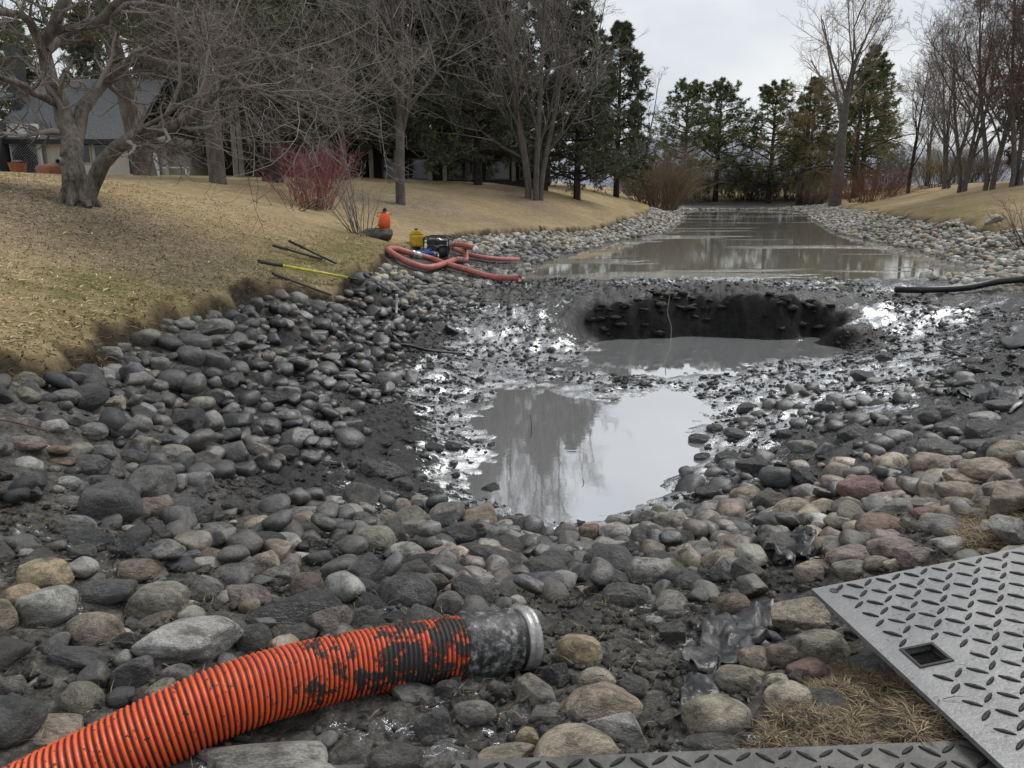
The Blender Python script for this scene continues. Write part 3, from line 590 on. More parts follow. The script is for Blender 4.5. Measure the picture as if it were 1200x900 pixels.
def try_fill(n, xr, yr, smin, smax, k, zones, ycurve=1.0):
    u = rng.random((n, 2)); X = xr[0] + u[:, 0] * (xr[1] - xr[0]); Y = yr[0] + u[:, 1] ** ycurve * (yr[1] - yr[0])
    sd = lawn_sd(X, Y); ok = sd < .02
    X, Y = X[ok], Y[ok]; g = mud_h(X, Y); PX, PY, DD = project(np.stack([X, Y, g], 1))
    okk = (PX > -260) & (PX < 1460) & (PY < 1150); X, Y, g, PX, PY, DD = [a[okk] for a in (X, Y, g, PX, PY, DD)]
    zf = inpoly
    masks = {}
    for nm, P in (('flat', POLY_FLAT), ('W', POLY_W), ('G', POLY_G), ('F', POLY_F), ('A', POLY_A), ('C', POLY_C), ('S', POLY_S)): masks[nm] = inpoly(PX, PY, P)
    far = (Y > 15.5) & ~masks['flat'] & (g > .03) & ~masks['W'] & ~((X > -.8) & (X < 11) & (Y < 22.5))
    pud = (g < -.44) | ((Y > 14.3) & (Y < 16.8) & (X > .8) & (X < 7.6))
    RM = fbm2(X * 1.3, Y * .9, 123, 4)
    sz = np.exp(rng.uniform(np.log(smin), np.log(smax), len(X)))
    for i in range(len(X)):
        z = 'far' if far[i] else 'gap' if masks['G'][i] else 'fg' if masks['F'][i] else 'left' if masks['A'][i] else 'right' if masks['C'][i] else 'sparse' if (masks['S'][i] or masks['W'][i]) else None
        if z is None or z not in zones or pud[i]: continue
        pr = zones[z]
        if rng.random() > pr: continue
        if z == 'right' and RM[i] < (.55 if PY[i] < 470 else .30): continue
        if z in ('sparse', 'gap') and RM[i] < (.5 if z == 'sparse' else .15): continue
        if z == 'fg' and Y[i] < 4.2 and RM[i] < -.55: continue
        if z == 'left' and RM[i] < -.75: continue
        r = sz[i] / 2
        if HPX is not None and 440 < PX[i] < 625 and 280 < PY[i] < 340 and HPX(PX[i], PY[i]) < 6.5: continue
        if PX[i] > 880 and Y[i] < 4 and X[i] > 0.95 and Y[i] < 2.9: continue
        if not occ_free(X[i], Y[i], r, k): continue
        occ_add(X[i], Y[i], r)
        mz = z
        if z == 'far' and Y[i] > 84: continue
        if z in ('fg', 'right') and PX[i] > 930 and 535 < PY[i] < 690: mz = 'pile'
        if z == 'far' and Y[i] < 30 and g[i] < .45 and X[i] < 6: mz = 'far2'
        cn = mixpick(MIX[mz]); kd = mixpick(dict(round=5, angular=3.6, slab=1.4))
        base = {'fg': .35, 'gap': .55, 'left': .62, 'right': .95, 'sparse': 1.1, 'far': .06}[z]
        if z == 'left': base = float(np.clip(.42 + (.85 - g[i]) * .9, .35, 1.1))
        fl = rng.uniform(.5, .82); c = COL[cn]
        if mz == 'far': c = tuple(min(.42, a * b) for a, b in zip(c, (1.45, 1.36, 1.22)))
        elif cn == 'light': c = tuple(a * .72 for a in c)
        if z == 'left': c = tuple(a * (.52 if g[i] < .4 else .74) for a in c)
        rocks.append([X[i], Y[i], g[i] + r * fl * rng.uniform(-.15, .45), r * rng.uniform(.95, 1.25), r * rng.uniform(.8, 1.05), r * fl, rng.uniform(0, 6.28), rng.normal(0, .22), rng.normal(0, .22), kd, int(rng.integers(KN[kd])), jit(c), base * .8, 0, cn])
ALL = dict(fg=1, left=1, right=.62, sparse=.10, gap=.4)
try_fill(9000, (-5, 9), (3.4, 16), .20, .34, .78, dict(fg=.35, left=.6, right=.22, sparse=.03))
try_fill(26000, (-5, 10), (1.3, 17), .12, .22, .80, dict(fg=.62, left=.95, right=.30, sparse=.04, gap=.12))
try_fill(36000, (-5, 10), (1.3, 17), .055, .12, .82, dict(fg=.5, left=.7, right=.25, sparse=.10, gap=.35), 1.3)
try_fill(20000, (-5, 24), (15.5, 42), .20, .32, .78, dict(far=.8))
try_fill(34000, (-5, 24), (15.5, 42), .11, .20, .80, dict(far=.95))
try_fill(24000, (0, 36), (40, 87), .19, .36, .78, dict(far=.95))
# second course lying on top of the packed banks
def top_course(n, yr, xr, s0, s1, zset):
    X = rng.uniform(*xr, n); Y = rng.uniform(*yr, n); ok = lawn_sd(X, Y) < -.15; X, Y = X[ok], Y[ok]; g = mud_h(X, Y); PX, PY, _ = project(np.stack([X, Y, g], 1))
    mA, mF, mG = inpoly(PX, PY, POLY_A), inpoly(PX, PY, POLY_F), inpoly(PX, PY, POLY_G)
    for i in range(len(X)):
        if 440 < PX[i] < 625 and 280 < PY[i] < 340 and HPX(PX[i], PY[i]) < 9: continue
        fr = Y[i] > 15.5 and g[i] > .12 and not (-.8 < X[i] < 12 and Y[i] < 23)
        if not ((mA[i] and 'left' in zset) or (mF[i] and not mG[i] and 'fg' in zset) or (fr and 'far' in zset)): continue
        if Y[i] < 3.1: continue
        r = rng.uniform(s0, s1) / 2
        hero = any((x - X[i]) ** 2 + (y - Y[i]) ** 2 < (q + r * .6) ** 2 for x, y, q in hero_list) if Y[i] < 8 else False
        if hero: continue
        mz = 'far' if fr else 'left' if mA[i] else 'fg'
        cn = mixpick(MIX[mz]); kd = mixpick(dict(round=5, angular=3.6, slab=1.4)); fl = rng.uniform(.5, .8)
        wv = .06 if fr else float(np.clip(.25 + (.85 - g[i]) * .8, .15, .9)); c = COL[cn]
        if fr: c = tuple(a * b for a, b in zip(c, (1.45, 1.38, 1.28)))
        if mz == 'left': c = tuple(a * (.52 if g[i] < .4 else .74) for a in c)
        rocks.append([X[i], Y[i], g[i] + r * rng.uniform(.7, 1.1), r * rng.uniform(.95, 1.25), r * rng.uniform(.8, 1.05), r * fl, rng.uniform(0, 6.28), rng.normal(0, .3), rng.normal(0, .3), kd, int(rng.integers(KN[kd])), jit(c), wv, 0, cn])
hero_list = [(q[0], q[1], (q[3] + q[4]) / 2) for q in rocks[:N_HERO]]
top_course(520, (4, 16), (-5, 1), .14, .26, ('left',))
top_course(260, (2, 6), (-4, 3), .12, .2, ('fg',))
top_course(1500, (18, 45), (-4, 22), .16, .26, ('far',))

# the 300 that show largest are objects of their own; the rest is one mass
RK = rocks; pos = np.array([r[:3] for r in RK]); rad = np.array([(r[3] + r[4]) / 2 for r in RK])
PX, PY, DD = project(pos); inf = (PX > -25) & (PX < 1225) & (PY > 0) & (PY < 915)
area = np.where(inf, (rad / DD) ** 2, 0); area[:N_HERO] += 1
single = np.argsort(-area)[:300]; is_s = np.zeros(len(RK), bool); is_s[single] = True
print('rocks', len(RK), 'heroes', N_HERO)
def place_word(i):
    px, py = PX[i], PY[i]; z = RK[i]
    if inpoly(px, py, POLY_A): return 'in the bank below the sloping lawn', 'bank below the lawn'
    if px > 930 and py > 530: return 'in the pile beside the tread plate mat', 'pile beside the mat'
    if px > 770 and py < 600: return 'on the wet slope across the pool', 'wet slope across the pool'
    if py > 735: return 'lying around the orange suction hose', 'around the hose'
    if py > 600: return 'between the orange hose and the pool', 'bank between hose and pool'
    return 'half sunk in the black mud beside the pool', 'mud beside the pool'
SHORT = {'big tan squarish': 'big tan squarish cobble', 'long olive': 'long olive grey cobble', 'large flat pale': 'large flat pale grey stone', 'largest black': 'largest black jagged boulder', 'big dark domed': 'big dark domed boulder', 'long pale': 'long pale weathered slab', 'largest round charcoal': 'largest round charcoal cobble', 'long purple': 'long purple grey slab',
         'golden brown': 'golden round cobble at the hose end', 'dark three': 'dark three cornered stone', 'big smooth tan': 'big smooth tan boulder', 'dark square': 'dark square boulder', 'rounded tan': 'tan cobble with the black cross', 'speckled tan': 'speckled tan boulder by the mat corner', 'brick red': 'brick red cobble', 'largest tan': 'largest tan domed boulder', 'big reddish': 'big reddish tan cobble', 'largest reddish': 'largest reddish brown cobble', 'small orange': 'small orange brown stone', 'black wedge': 'black wedge shaped slab'}
LMK = []
for i in range(N_HERO):
    if RK[i][13]:
        for k_, t_ in SHORT.items():
            if RK[i][13].startswith(k_): LMK.append((pos[i], t_)); break
LMK = [(q, t) for q, t in LMK]
_l3 = LMK; LMK = [(q[:2], t) for q, t in _l3]; PEND = []
for i in np.where(is_s)[0]:
    x, y, z, sx, sy, sz, rz, tx, ty, kd, va, rgb, wv, lab, cn = RK[i]
    big = (rad[i] / DD[i]) > .024
    me = rock_mesh(kd, va)
    ob = bpy.data.objects.new('cobble' if rad[i] < .17 else 'boulder', me); col.objects.link(ob)
    ob.location = (x, y, z); ob.scale = (sx, sy, sz); ob.rotation_euler = (tx, ty, rz); ob.color = (*rgb, wv)
    wd, gw = place_word(i)
    L0 = [(q, t) for q, t in LMK if np.hypot(*(pos[i, :2] - q)) > .02]
    shp = dict(round='rounded', angular='angular', slab='flat')[kd]
    ssz = 'large' if rad[i] > .17 else 'small' if rad[i] < .09 else 'middling'
    if lab: tag(ob, lab, 'stone', 'stones ' + gw)
    else:
        ds = [float(np.hypot(*(pos[i, :2] - q))) for q, t in L0]; b_ = int(np.argmin(ds))
        PEND.append((ob, f'{WORD[cn]} {shp} stone', L0[b_][1], ds[b_], 'stones ' + gw))
ORD = ['closest', 'second closest', 'third closest', 'fourth closest', 'fifth closest', 'sixth closest', 'seventh closest', 'eighth closest', 'ninth closest', 'tenth closest', 'eleventh closest', 'twelfth closest']
grp_ = {}
for t in PEND: grp_.setdefault((t[1], t[2]), []).append(t)
for (a_, b_), L_ in grp_.items():
    L_.sort(key=lambda t: t[3])
    for q_, t in enumerate(L_): tag(t[0], (f'{a_} {ORD[q_]} to the {b_}' if q_ < len(ORD) else f'{a_} far out from the {b_}'), 'stone', t[4])
def rock_mass(name, ids, label):
    V, Fc, C, n0 = [], [], [], 0
    keys = {}
    for i in ids: keys.setdefault((RK[i][9], RK[i][10], 3 if rad[i] / DD[i] > .009 else 2), []).append(i)
    for (kd, va, L), ii in keys.items():
        v, f = SHAPES[(kd, va, L)]; A = np.array([[*RK[i][:9]] for i in ii]); n = len(ii)
        S = v[None] * A[:, None, 3:6]
        cx, sx = np.cos(A[:, 6]), np.sin(A[:, 6]); ct, st = np.cos(A[:, 7]), np.sin(A[:, 7]); cu, su = np.cos(A[:, 8]), np.sin(A[:, 8])
        y1 = S[..., 1] * ct[:, None] - S[..., 2] * st[:, None]; z1 = S[..., 1] * st[:, None] + S[..., 2] * ct[:, None]; x1 = S[..., 0]
        x2 = x1 * cu[:, None] + z1 * su[:, None]; z2 = -x1 * su[:, None] + z1 * cu[:, None]
        x3 = x2 * cx[:, None] - y1 * sx[:, None]; y3 = x2 * sx[:, None] + y1 * cx[:, None]
        W = np.stack([x3, y3, z2], -1) + A[:, None, :3]
        V.append(W.reshape(-1, 3)); Fc.append((f[None] + (np.arange(n) * len(v))[:, None, None] + n0).reshape(-1, 3)); n0 += n * len(v)
        C.append(np.repeat(np.array([[*RK[i][11], RK[i][12]] for i in ii]), len(v), 0))
    me = mesh_from(name, np.concatenate(V), [np.concatenate(Fc)], True, np.concatenate(C))
    ob = link(name, me, M['rock_v']); tag(ob, label, 'stones', kind='stuff'); print(name, len(me.polygons)); return ob
rest = np.where(~is_s)[0]
rock_mass('cobble_bank', [i for i in rest if pos[i, 1] < 15.5], 'packed smaller cobbles of the near pond banks')
rock_mass('riprap_shore', [i for i in rest if pos[i, 1] >= 15.5], 'pale riprap stones lining the far pond shores')

# mud clods: small lumps churned up in the wet bed
PITN = []
def clods():
    n = 30000; X = rng.uniform(-3, 9, n); Y = 3 + 18 * rng.random(n) ** .9; b = base_h(X, Y); PXc, PYc, Dc = project(np.stack([X, Y, b], 1))
    m_ = (lawn_sd(X, Y) < -.3) & (b > -.495) & (b < .45) & ~((Y > 14.6) & (Y < 16.4) & (X > .8) & (X < 7.5))
    den = .5 + .5 * fbm2(X * .9, Y * .9, 61, 3); keep_ = m_ & (rng.random(n) < np.clip(den, .05, .9)) & ~(inpoly(PXc, PYc, POLY_F) & (rng.random(n) < .6))
    X, Y = X[keep_], Y[keep_]; g = mud_h(X, Y); V, Fc, n0 = [], [], 0; Cc = []
    for kk in range(8):
        v, f = SHAPES[('angular', kk % 8, 2)]; ii = np.arange(kk, len(X), 8); s = np.exp(rng.normal(-4.05, .5, len(ii))); s = np.clip(s, .008, .055)
        an = rng.uniform(0, 6.28, len(ii)); q = v * (1 + .25 * rng.normal(size=(len(v), 1)))
        S = q[None] * s[:, None, None] * np.array([1.2, 1, .62]); c, sn = np.cos(an)[:, None], np.sin(an)[:, None]
        Wd = np.stack([S[..., 0] * c - S[..., 1] * sn + X[ii, None], S[..., 0] * sn + S[..., 1] * c + Y[ii, None], S[..., 2] + g[ii, None] + (s * .12)[:, None]], -1)
        V.append(Wd.reshape(-1, 3)); Fc.append((f[None] + (np.arange(len(ii)) * len(v))[:, None, None] + n0).reshape(-1, 3)); n0 += Wd.shape[0] * Wd.shape[1]
    # slumped lumps along the rim and foot of the dug face
    for kk in range(60):
        v, f = SHAPES[('angular', kk % 8, 2)]; xx = rng.uniform(1.6, 6.7); yy = 15.75 + .2 * math.sin(xx * 2.1) + rng.normal(.12, .22); s_ = rng.uniform(.025, .095); zz = float(mud_h(np.array([xx]), np.array([yy]))[0])
        q = v * (1 + .28 * rng.normal(size=(len(v), 1))) * s_ * np.array([1.4, 1, .55]); V.append(q + np.array([xx, yy, zz + .01])); Fc.append(f + n0); n0 += len(v); PITN.append(len(v))
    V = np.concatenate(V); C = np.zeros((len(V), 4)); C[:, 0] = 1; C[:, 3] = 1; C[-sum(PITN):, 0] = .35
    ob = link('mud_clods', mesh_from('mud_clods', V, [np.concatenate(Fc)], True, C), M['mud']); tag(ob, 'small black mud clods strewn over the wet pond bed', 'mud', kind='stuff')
clods()
def crumbs():
    n = 15000; X = rng.uniform(-3.2, 2.6, n); Y = 1.9 + 3.6 * rng.random(n); b = base_h(X, Y); den = fbm2(X * 1.6, Y * 1.6, 63, 3)
    k_ = (lawn_sd(X, Y) < -.1) & (b > .1) & (den > rng.uniform(-.9, .9, n)); X, Y = X[k_], Y[k_]; g = mud_h(X, Y); V, Fc, n0 = [], [], 0
    for kk in range(8):
        v, f = SHAPES[('angular', kk, 2)]; ii = np.arange(kk, len(X), 8); s = np.clip(np.exp(rng.normal(-4.6, .55, len(ii))), .004, .03); an = rng.uniform(0, 6.28, len(ii)); q = v * (1 + .22 * rng.normal(size=(len(v), 1)))
        S = q[None] * s[:, None, None] * np.array([1.2, 1, .75]); c, sn = np.cos(an)[:, None], np.sin(an)[:, None]
        Wd = np.stack([S[..., 0] * c - S[..., 1] * sn + X[ii, None], S[..., 0] * sn + S[..., 1] * c + Y[ii, None], S[..., 2] + g[ii, None] + (s * .2)[:, None]], -1)
        V.append(Wd.reshape(-1, 3)); Fc.append((f[None] + (np.arange(len(ii)) * len(v))[:, None, None] + n0).reshape(-1, 3)); n0 += Wd.shape[0] * Wd.shape[1]
    V = np.concatenate(V); C = np.zeros((len(V), 4)); C[:, 0] = .35; C[:, 1] = .8; C[:, 3] = 1
    ob = link('mud_crumbs', mesh_from('mud_crumbs', V, [np.concatenate(Fc)], True, C), M['mud']); tag(ob, 'crumbled mud and gravel between the foreground stones', 'mud', kind='stuff')
crumbs()

# ------------------------------------------------------------------ tread plate mats
def mat_plastic():
    m = Mat('grey_plastic_mat'); n = m.noise(5, 6, 0.65); n2 = m.noise(60, 4, 0.7)
    c = m.ramp(n, [(0.3, (0.12, 0.122, 0.126)), (0.55, (0.185, 0.188, 0.193)), (0.75, (0.26, 0.26, 0.26))])
    du = m.ramp(m.noise(2.2, 7, 0.7), [(0.52, 0.0), (0.72, 0.75)]); c = m.mix(du, c, (0.27, 0.262, 0.248))
    sp = m.ramp(m.noise(38, 3, 0.6), [(0.60, 0.0), (0.68, 1.0)]); c = m.mix(m.math('MULTIPLY', sp, 0.7), c, (0.03, 0.029, 0.027))
    r = m.ramp(n2, [(0.3, 0.28), (0.7, 0.50)])
    return m.fin(c, r, m.bump(m.math('ADD', n2, m.math('MULTIPLY', n, 2.0)), 0.35, 0.006), 0.6)
M['mat'] = mat_plastic()
M['mat_dirty'] = plain('muddy_plastic_mat', (.085, .082, .076), .55, .6, 7, .5)
M['lug'] = plain('black_worn_lug', (.020, .020, .021), .55, .5, 30, .3, 0, .3)
M['black'] = plain('black_rubber', (.018, .018, .019), .5, .4, 20, .2)
def tread_mat(name, origin, u, wv, lu, lw, th, label, seen, hole=None, dm='mat'):
    root = empty(name, origin)
    u = Vector(u).normalized(); wv = Vector(wv); wv = (wv - u * wv.dot(u)).normalized(); n = u.cross(wv); n = -n if n.z < 0 else n
    Mx = Matrix((u, wv, n)).transposed().to_4x4(); root.matrix_world = Matrix.Translation(origin) @ Mx
    # deck as a grid with the hand hole left open
    xs = [0, lu]; ys = [0, lw]
    mb = MB()
    if hole:
        (hx, hy, hw, hl) = hole
        mb.box((0, 0, -th), (lu, hy, 0)); mb.box((0, hy + hl, -th), (lu, lw, 0)); mb.box((0, hy, -th), (hx, hy + hl, 0)); mb.box((hx + hw, hy, -th), (lu, hy + hl, 0))
    else: mb.box((0, 0, -th), (lu, lw, 0))
    deck = mb.build('deck', M[dm], root)
    if hole:
        rim = MB(); b = .006
        for a, c in (((hx - .01, hy - .01), (hx + hw + .01, hy)), ((hx - .01, hy + hl), (hx + hw + .01, hy + hl + .01)), ((hx - .01, hy), (hx, hy + hl)), ((hx + hw, hy), (hx + hw + .01, hy + hl))):
            rim.box((a[0], a[1], -th - .012), (c[0], c[1], .004))
        rim.build('hand_hole_rim', M['lug'], root)
        for sx_, sy_ in ((.07, .04), (lu - .07, .04), (.09, lw * .42)):
            k = MB(); k.tube([(sx_, sy_, -.002), (sx_, sy_, .002)], [.017, .017], 14); k.build('bolt_hole', M['black'], root)
    # raised lugs, lens shaped with a flat top
    L, Wd, Ht = .031, .0080, .007
    t = np.linspace(-1, 1, 7); prof = np.sqrt(1 - np.abs(t) ** 2.4) * .75 + .25 * (1 - np.abs(t))
    lo = [(L * a, Wd * b * 1.0 + .0004, 0) for a, b in zip(t, prof)] + [(L * a, -Wd * b - .0004, 0) for a, b in zip(t[::-1][1:-1], prof[::-1][1:-1])]
    up = [(L * a * .9, (Wd * b) * .55 + .0002, Ht * (1 - .25 * abs(a))) for a, b in zip(t, prof)] + [(L * a * .9, -(Wd * b) * .55, Ht * (1 - .25 * abs(a))) for a, b in zip(t[::-1][1:-1], prof[::-1][1:-1])]
    k = len(lo); v = np.array(lo + up); me = mesh_from('tread_lug', v, [np.array([list(range(k, 2 * k))]), np.array([(i, (i + 1) % k, k + (i + 1) % k, k + i) for i in range(k)])], False); me.materials.append(M['lug'])
    spots = []
    for j in range(int(lw / .062) + 1):
        for i in range(int(lu / .118) + 2):
            for ty in (0, 1):
                x = i * .118 + (j % 2) * .059 + ty * .059 - .02; y = .035 + j * .062 + (.004 if ty else -.004)
                if not (.045 < x < lu - .045 and .03 < y < lw - .03): continue
                if hole and hx - .05 < x < hx + hw + .05 and hy - .03 < y < hy + hl + .03: continue
                p = root.matrix_world @ Vector((x, y, 0)); q = project(np.array(p)[None]); ok = -40 < q[0][0] < 1240 and q[1][0] < 930
                spots.append((0 if ok else 1, q[2][0], x, y, R(-32) if ty == 0 else R(47)))
    spots.sort(); rest_ = MB()
    for q, (o, d, x, y, a) in enumerate(spots):
        if q < 290 and o == 0:
            ob = bpy.data.objects.new('tread_lug', me); col.objects.link(ob); ob.parent = root; ob.location = (x, y, -.0006); ob.rotation_euler = (0, 0, a + random.gauss(0, .03)); s = random.uniform(.92, 1.06); ob.scale = (s, s, random.uniform(.75, 1.1))
        else:
            c, s = math.cos(a), math.sin(a); vv = np.stack([v[:, 0] * c - v[:, 1] * s + x, v[:, 0] * s + v[:, 1] * c + y, v[:, 2] - .0006], 1)
            rest_.add(vv, [[list(range(k, 2 * k))], [(i, (i + 1) % k, k + (i + 1) % k, k + i) for i in range(k)]])
    if rest_.n: tag(rest_.build('tread_lugs', M['lug'], root), kind='stuff')
    tag(root, label, 'ground mat', 'tread plate ground mats')
    return root
C0 = Vector((1.15, 2.68, 1.0))
tread_mat('ground_mat', C0, (.98, .165, .11), (.155, -.98, -.0), 1.25, 2.3, .018, 'grey tread plate ground mat lying tilted on the cobbles and dead grass', True, hole=(.075, .44, .10, .085))
tread_mat('ground_mat', Vector((-.75, 1.785, .955)), (.9985, .055, .0), (.055, -.9985, 0), 2.1, 1.1, .018, 'grey tread plate ground mat whose edge lies under the tilted one', True, dm='mat_dirty')

# ------------------------------------------------------------------ orange suction hose
def hose_mat():
    m = Mat('orange_ribbed_hose')
    at = m.n('ShaderNodeAttribute'); at.attribute_name = 'tint'; sep = m.n('ShaderNodeSeparateColor'); m.l(at.outputs['Color'], sep.inputs[0])
    rib, endm = sep.outputs[0], sep.outputs[1]
    n = m.noise(26, 5, 0.65); n2 = m.noise(9, 6, 0.7)
    c = m.ramp(n2, [(0.3, (0.62, 0.075, 0.022)), (0.7, (0.83, 0.145, 0.045))])
    c = m.mix(m.ramp(rib, [(0.25, 1.0), (0.55, 0.0)]), c, m.ramp(n, [(0.35, (0.16, 0.018, 0.010)), (0.65, (0.05, 0.02, 0.014))]))
    thr = m.math('ADD', m.math('ADD', m.math('MULTIPLY', n, 0.5), m.math('MULTIPLY', n2, 0.5)), m.math('MULTIPLY', endm, 0.10))
    mud_ = m.ramp(thr, [(0.565, 0.0), (0.60, 1.0)])
    spk = m.ramp(m.noise(70, 3, .6), [(.64, 0.), (.68, 1.)]); mud_ = m.math('MAXIMUM', mud_, spk)
    c = m.mix(mud_, c, m.ramp(n, [(0.3, (0.010, 0.010, 0.010)), (0.7, (0.045, 0.043, 0.04))]))
    r = m.mix(mud_, 0.36, 0.6)
    return m.fin(c, r, m.bump(m.math('ADD', m.math('MULTIPLY', mud_, 0.7), m.math('MULTIPLY', m.noise(90, 3, 0.6), 0.3)), 0.6, 0.008), 0.5)
M['hose'] = hose_mat()
def cuff_mat():
    m = Mat('scuffed_rubber_cuff'); n = m.noise(34, 6, 0.75)
    th = m.math('ADD', m.math('MULTIPLY', n, 0.75), m.math('MULTIPLY', m.noise(7, 4, 0.6), 0.25))
    c = m.ramp(th, [(0.44, (0.014, 0.014, 0.015)), (0.52, (0.08, 0.08, 0.08)), (0.62, (0.33, 0.33, 0.325))])
    return m.fin(c, 0.5, m.bump(n, 0.5, 0.006), 0.5)
M['cuff'] = cuff_mat()
M['ring'] = plain('worn_pale_metal', (.40, .40, .39), .38, .45, 22, .25, .45)
def suction_hose():
    K = [at_depth(-420, 1190, 1.78), at_depth(-200, 1065, 1.9), at_depth(-40, 976, 2.02), at_depth(108, 898, 2.14), at_depth(266, 820, 2.32), at_depth(400, 782, 2.52), at_depth(548, 757, 2.72), at_depth(578, 753, 2.76), at_depth(622, 747, 2.83)]
    P = smooth_path(K, 400); d = np.concatenate([[0], np.cumsum(np.linalg.norm(np.diff(P, axis=0), axis=1))])
    end = np.argmin(np.linalg.norm(P - K[6], axis=1)); dl = d[end]
    Rr, pitch, ns = .108, .0170, 56
    ss = np.arange(0, dl, pitch / 7); C = np.stack([np.interp(ss, d, P[:, i]) for i in range(3)], 1)
    T = np.gradient(C, axis=0); T /= np.linalg.norm(T, axis=1, keepdims=True); U = np.cross(T, (0, 0, 1)); U /= np.linalg.norm(U, axis=1, keepdims=True); V = np.cross(U, T)
    th = np.arange(ns) / ns * 2 * np.pi
    ph = 2 * np.pi * ss[:, None] / pitch - th[None]; w_ = .5 + .5 * np.cos(ph); rib = w_ ** .8
    r = Rr - .0095 * (1 - rib)
    v = C[:, None] + r[..., None] * (U[:, None] * np.cos(th)[None, :, None] + V[:, None] * np.sin(th)[None, :, None])
    n = len(ss); ix = np.arange(n * ns).reshape(n, ns); q = np.stack([ix[:-1], np.roll(ix[:-1], -1, 1), np.roll(ix[1:], -1, 1), ix[1:]], -1).reshape(-1, 4)
    endm = np.broadcast_to(sstep(dl - .85, dl - .05, ss)[:, None], rib.shape)
    cc = np.stack([rib, endm, rib * 0, rib * 0 + 1], -1).reshape(-1, 4)
    root = empty('suction_hose', tuple(P[end] - np.array([0, 0, Rr]))); inv = Matrix.Translation(-root.location)
    def put(name, me, mat):
        me.transform(inv); return link(name, me, mat, root)
    put('ribbed_tube', mesh_from('ribbed_tube', v.reshape(-1, 3), [q], True, cc), M['hose'])
    A = P[end:]; dirn = (A[-1] - A[0]); Lc = np.linalg.norm(dirn); dirn = dirn / Lc
    def lathe(name, prof, mat, o=A[0]):
        a = np.arange(48) / 48 * 2 * np.pi; u = np.cross(dirn, (0, 0, 1)); u /= np.linalg.norm(u); vv = np.cross(u, dirn)
        pv = np.array([[o + dirn * s + rr * (u * math.cos(t) + vv * math.sin(t)) for t in a] for s, rr in prof]); m_ = len(prof); ii = np.arange(m_ * 48).reshape(m_, 48)
        qq = np.stack([ii[:-1], np.roll(ii[:-1], -1, 1), np.roll(ii[1:], -1, 1), ii[1:]], -1).reshape(-1, 4)
        put(name, mesh_from(name, pv.reshape(-1, 3), [qq], True), mat)
    lathe('rubber_cuff', [(-.04, .095), (-.035, .111), (-.028, .114), (.0, .114), (.16, .1125), (.172, .112), (.177, .102), (.178, .09)], M['cuff'])
    lathe('coupling_groove', [(.172, .103), (.196, .103)], M['black'])
    lathe('coupling_ring', [(.192, .095), (.193, .106), (.197, .1125), (.210, .1135), (.214, .110), (.218, .110), (.222, .1145), (.236, .1145), (.242, .111), (.244, .104), (.243, .097), (.18, .095), (.05, .094)], M['ring'])
    tag(root, 'fat orange ribbed suction hose with black muddy end cuff lying on the cobbles', 'hose')
suction_hose()

# ------------------------------------------------------------------ pump and its hoses beside the lawn edge
def redhose_mat():
    m = Mat('faded_red_hose'); n = m.noise(14, 5, 0.7)
    c = m.ramp(n, [(0.3, (0.26, 0.085, 0.070)), (0.6, (0.46, 0.165, 0.135)), (0.8, (0.52, 0.28, 0.24))])
    return m.fin(c, 0.5, m.bump(m.noise(60, 3, .6), .3, .01), 0.4)
M['redhose'] = redhose_mat()
M['frame'] = plain('black_frame', (.02, .02, .022), .45, .3, 12, .1)
M['engine'] = plain('dark_engine', (.035, .034, .033), .5, .6, 14, .4)
M['yellow'] = plain('yellow_plastic', (.62, .40, .03), .4, .2, 6)
M['blue'] = plain('blue_layflat', (.02, .07, .26), .55, .4, 9, .3)
M['silver'] = plain('cast_fitting', (.5, .5, .49), .35, .3, 14, .2, .6)
M['orange'] = plain('orange_plastic', (.85, .13, .025), .42, .12, 6, .1)
M['stump'] = plain('weathered_dark_block', (.085, .075, .066), .9, .6, 6, .9)
def gpath(pix, lift, n=60, extra=None):
    pts = []
    for i, (a, b) in enumerate(pix):
        p = hit(a, b); p = p.copy(); p[2] += lift + (extra[i] if extra else 0); pts.append(p)
    return smooth_path(pts, n)
def gpath2(pix, lift, n, extra):
    pts = [PO - np.array([.1, 0, 0]), PO + np.array([.12, -.02, .0]), PO + np.array([.42, -.1, -.05])]
    for i, (a, b) in enumerate(pix):
        p = hit(a, b).copy(); p[2] += lift + extra[i]; pts.append(p)
    return smooth_path(pts, n)
pp = hit(514, 303)
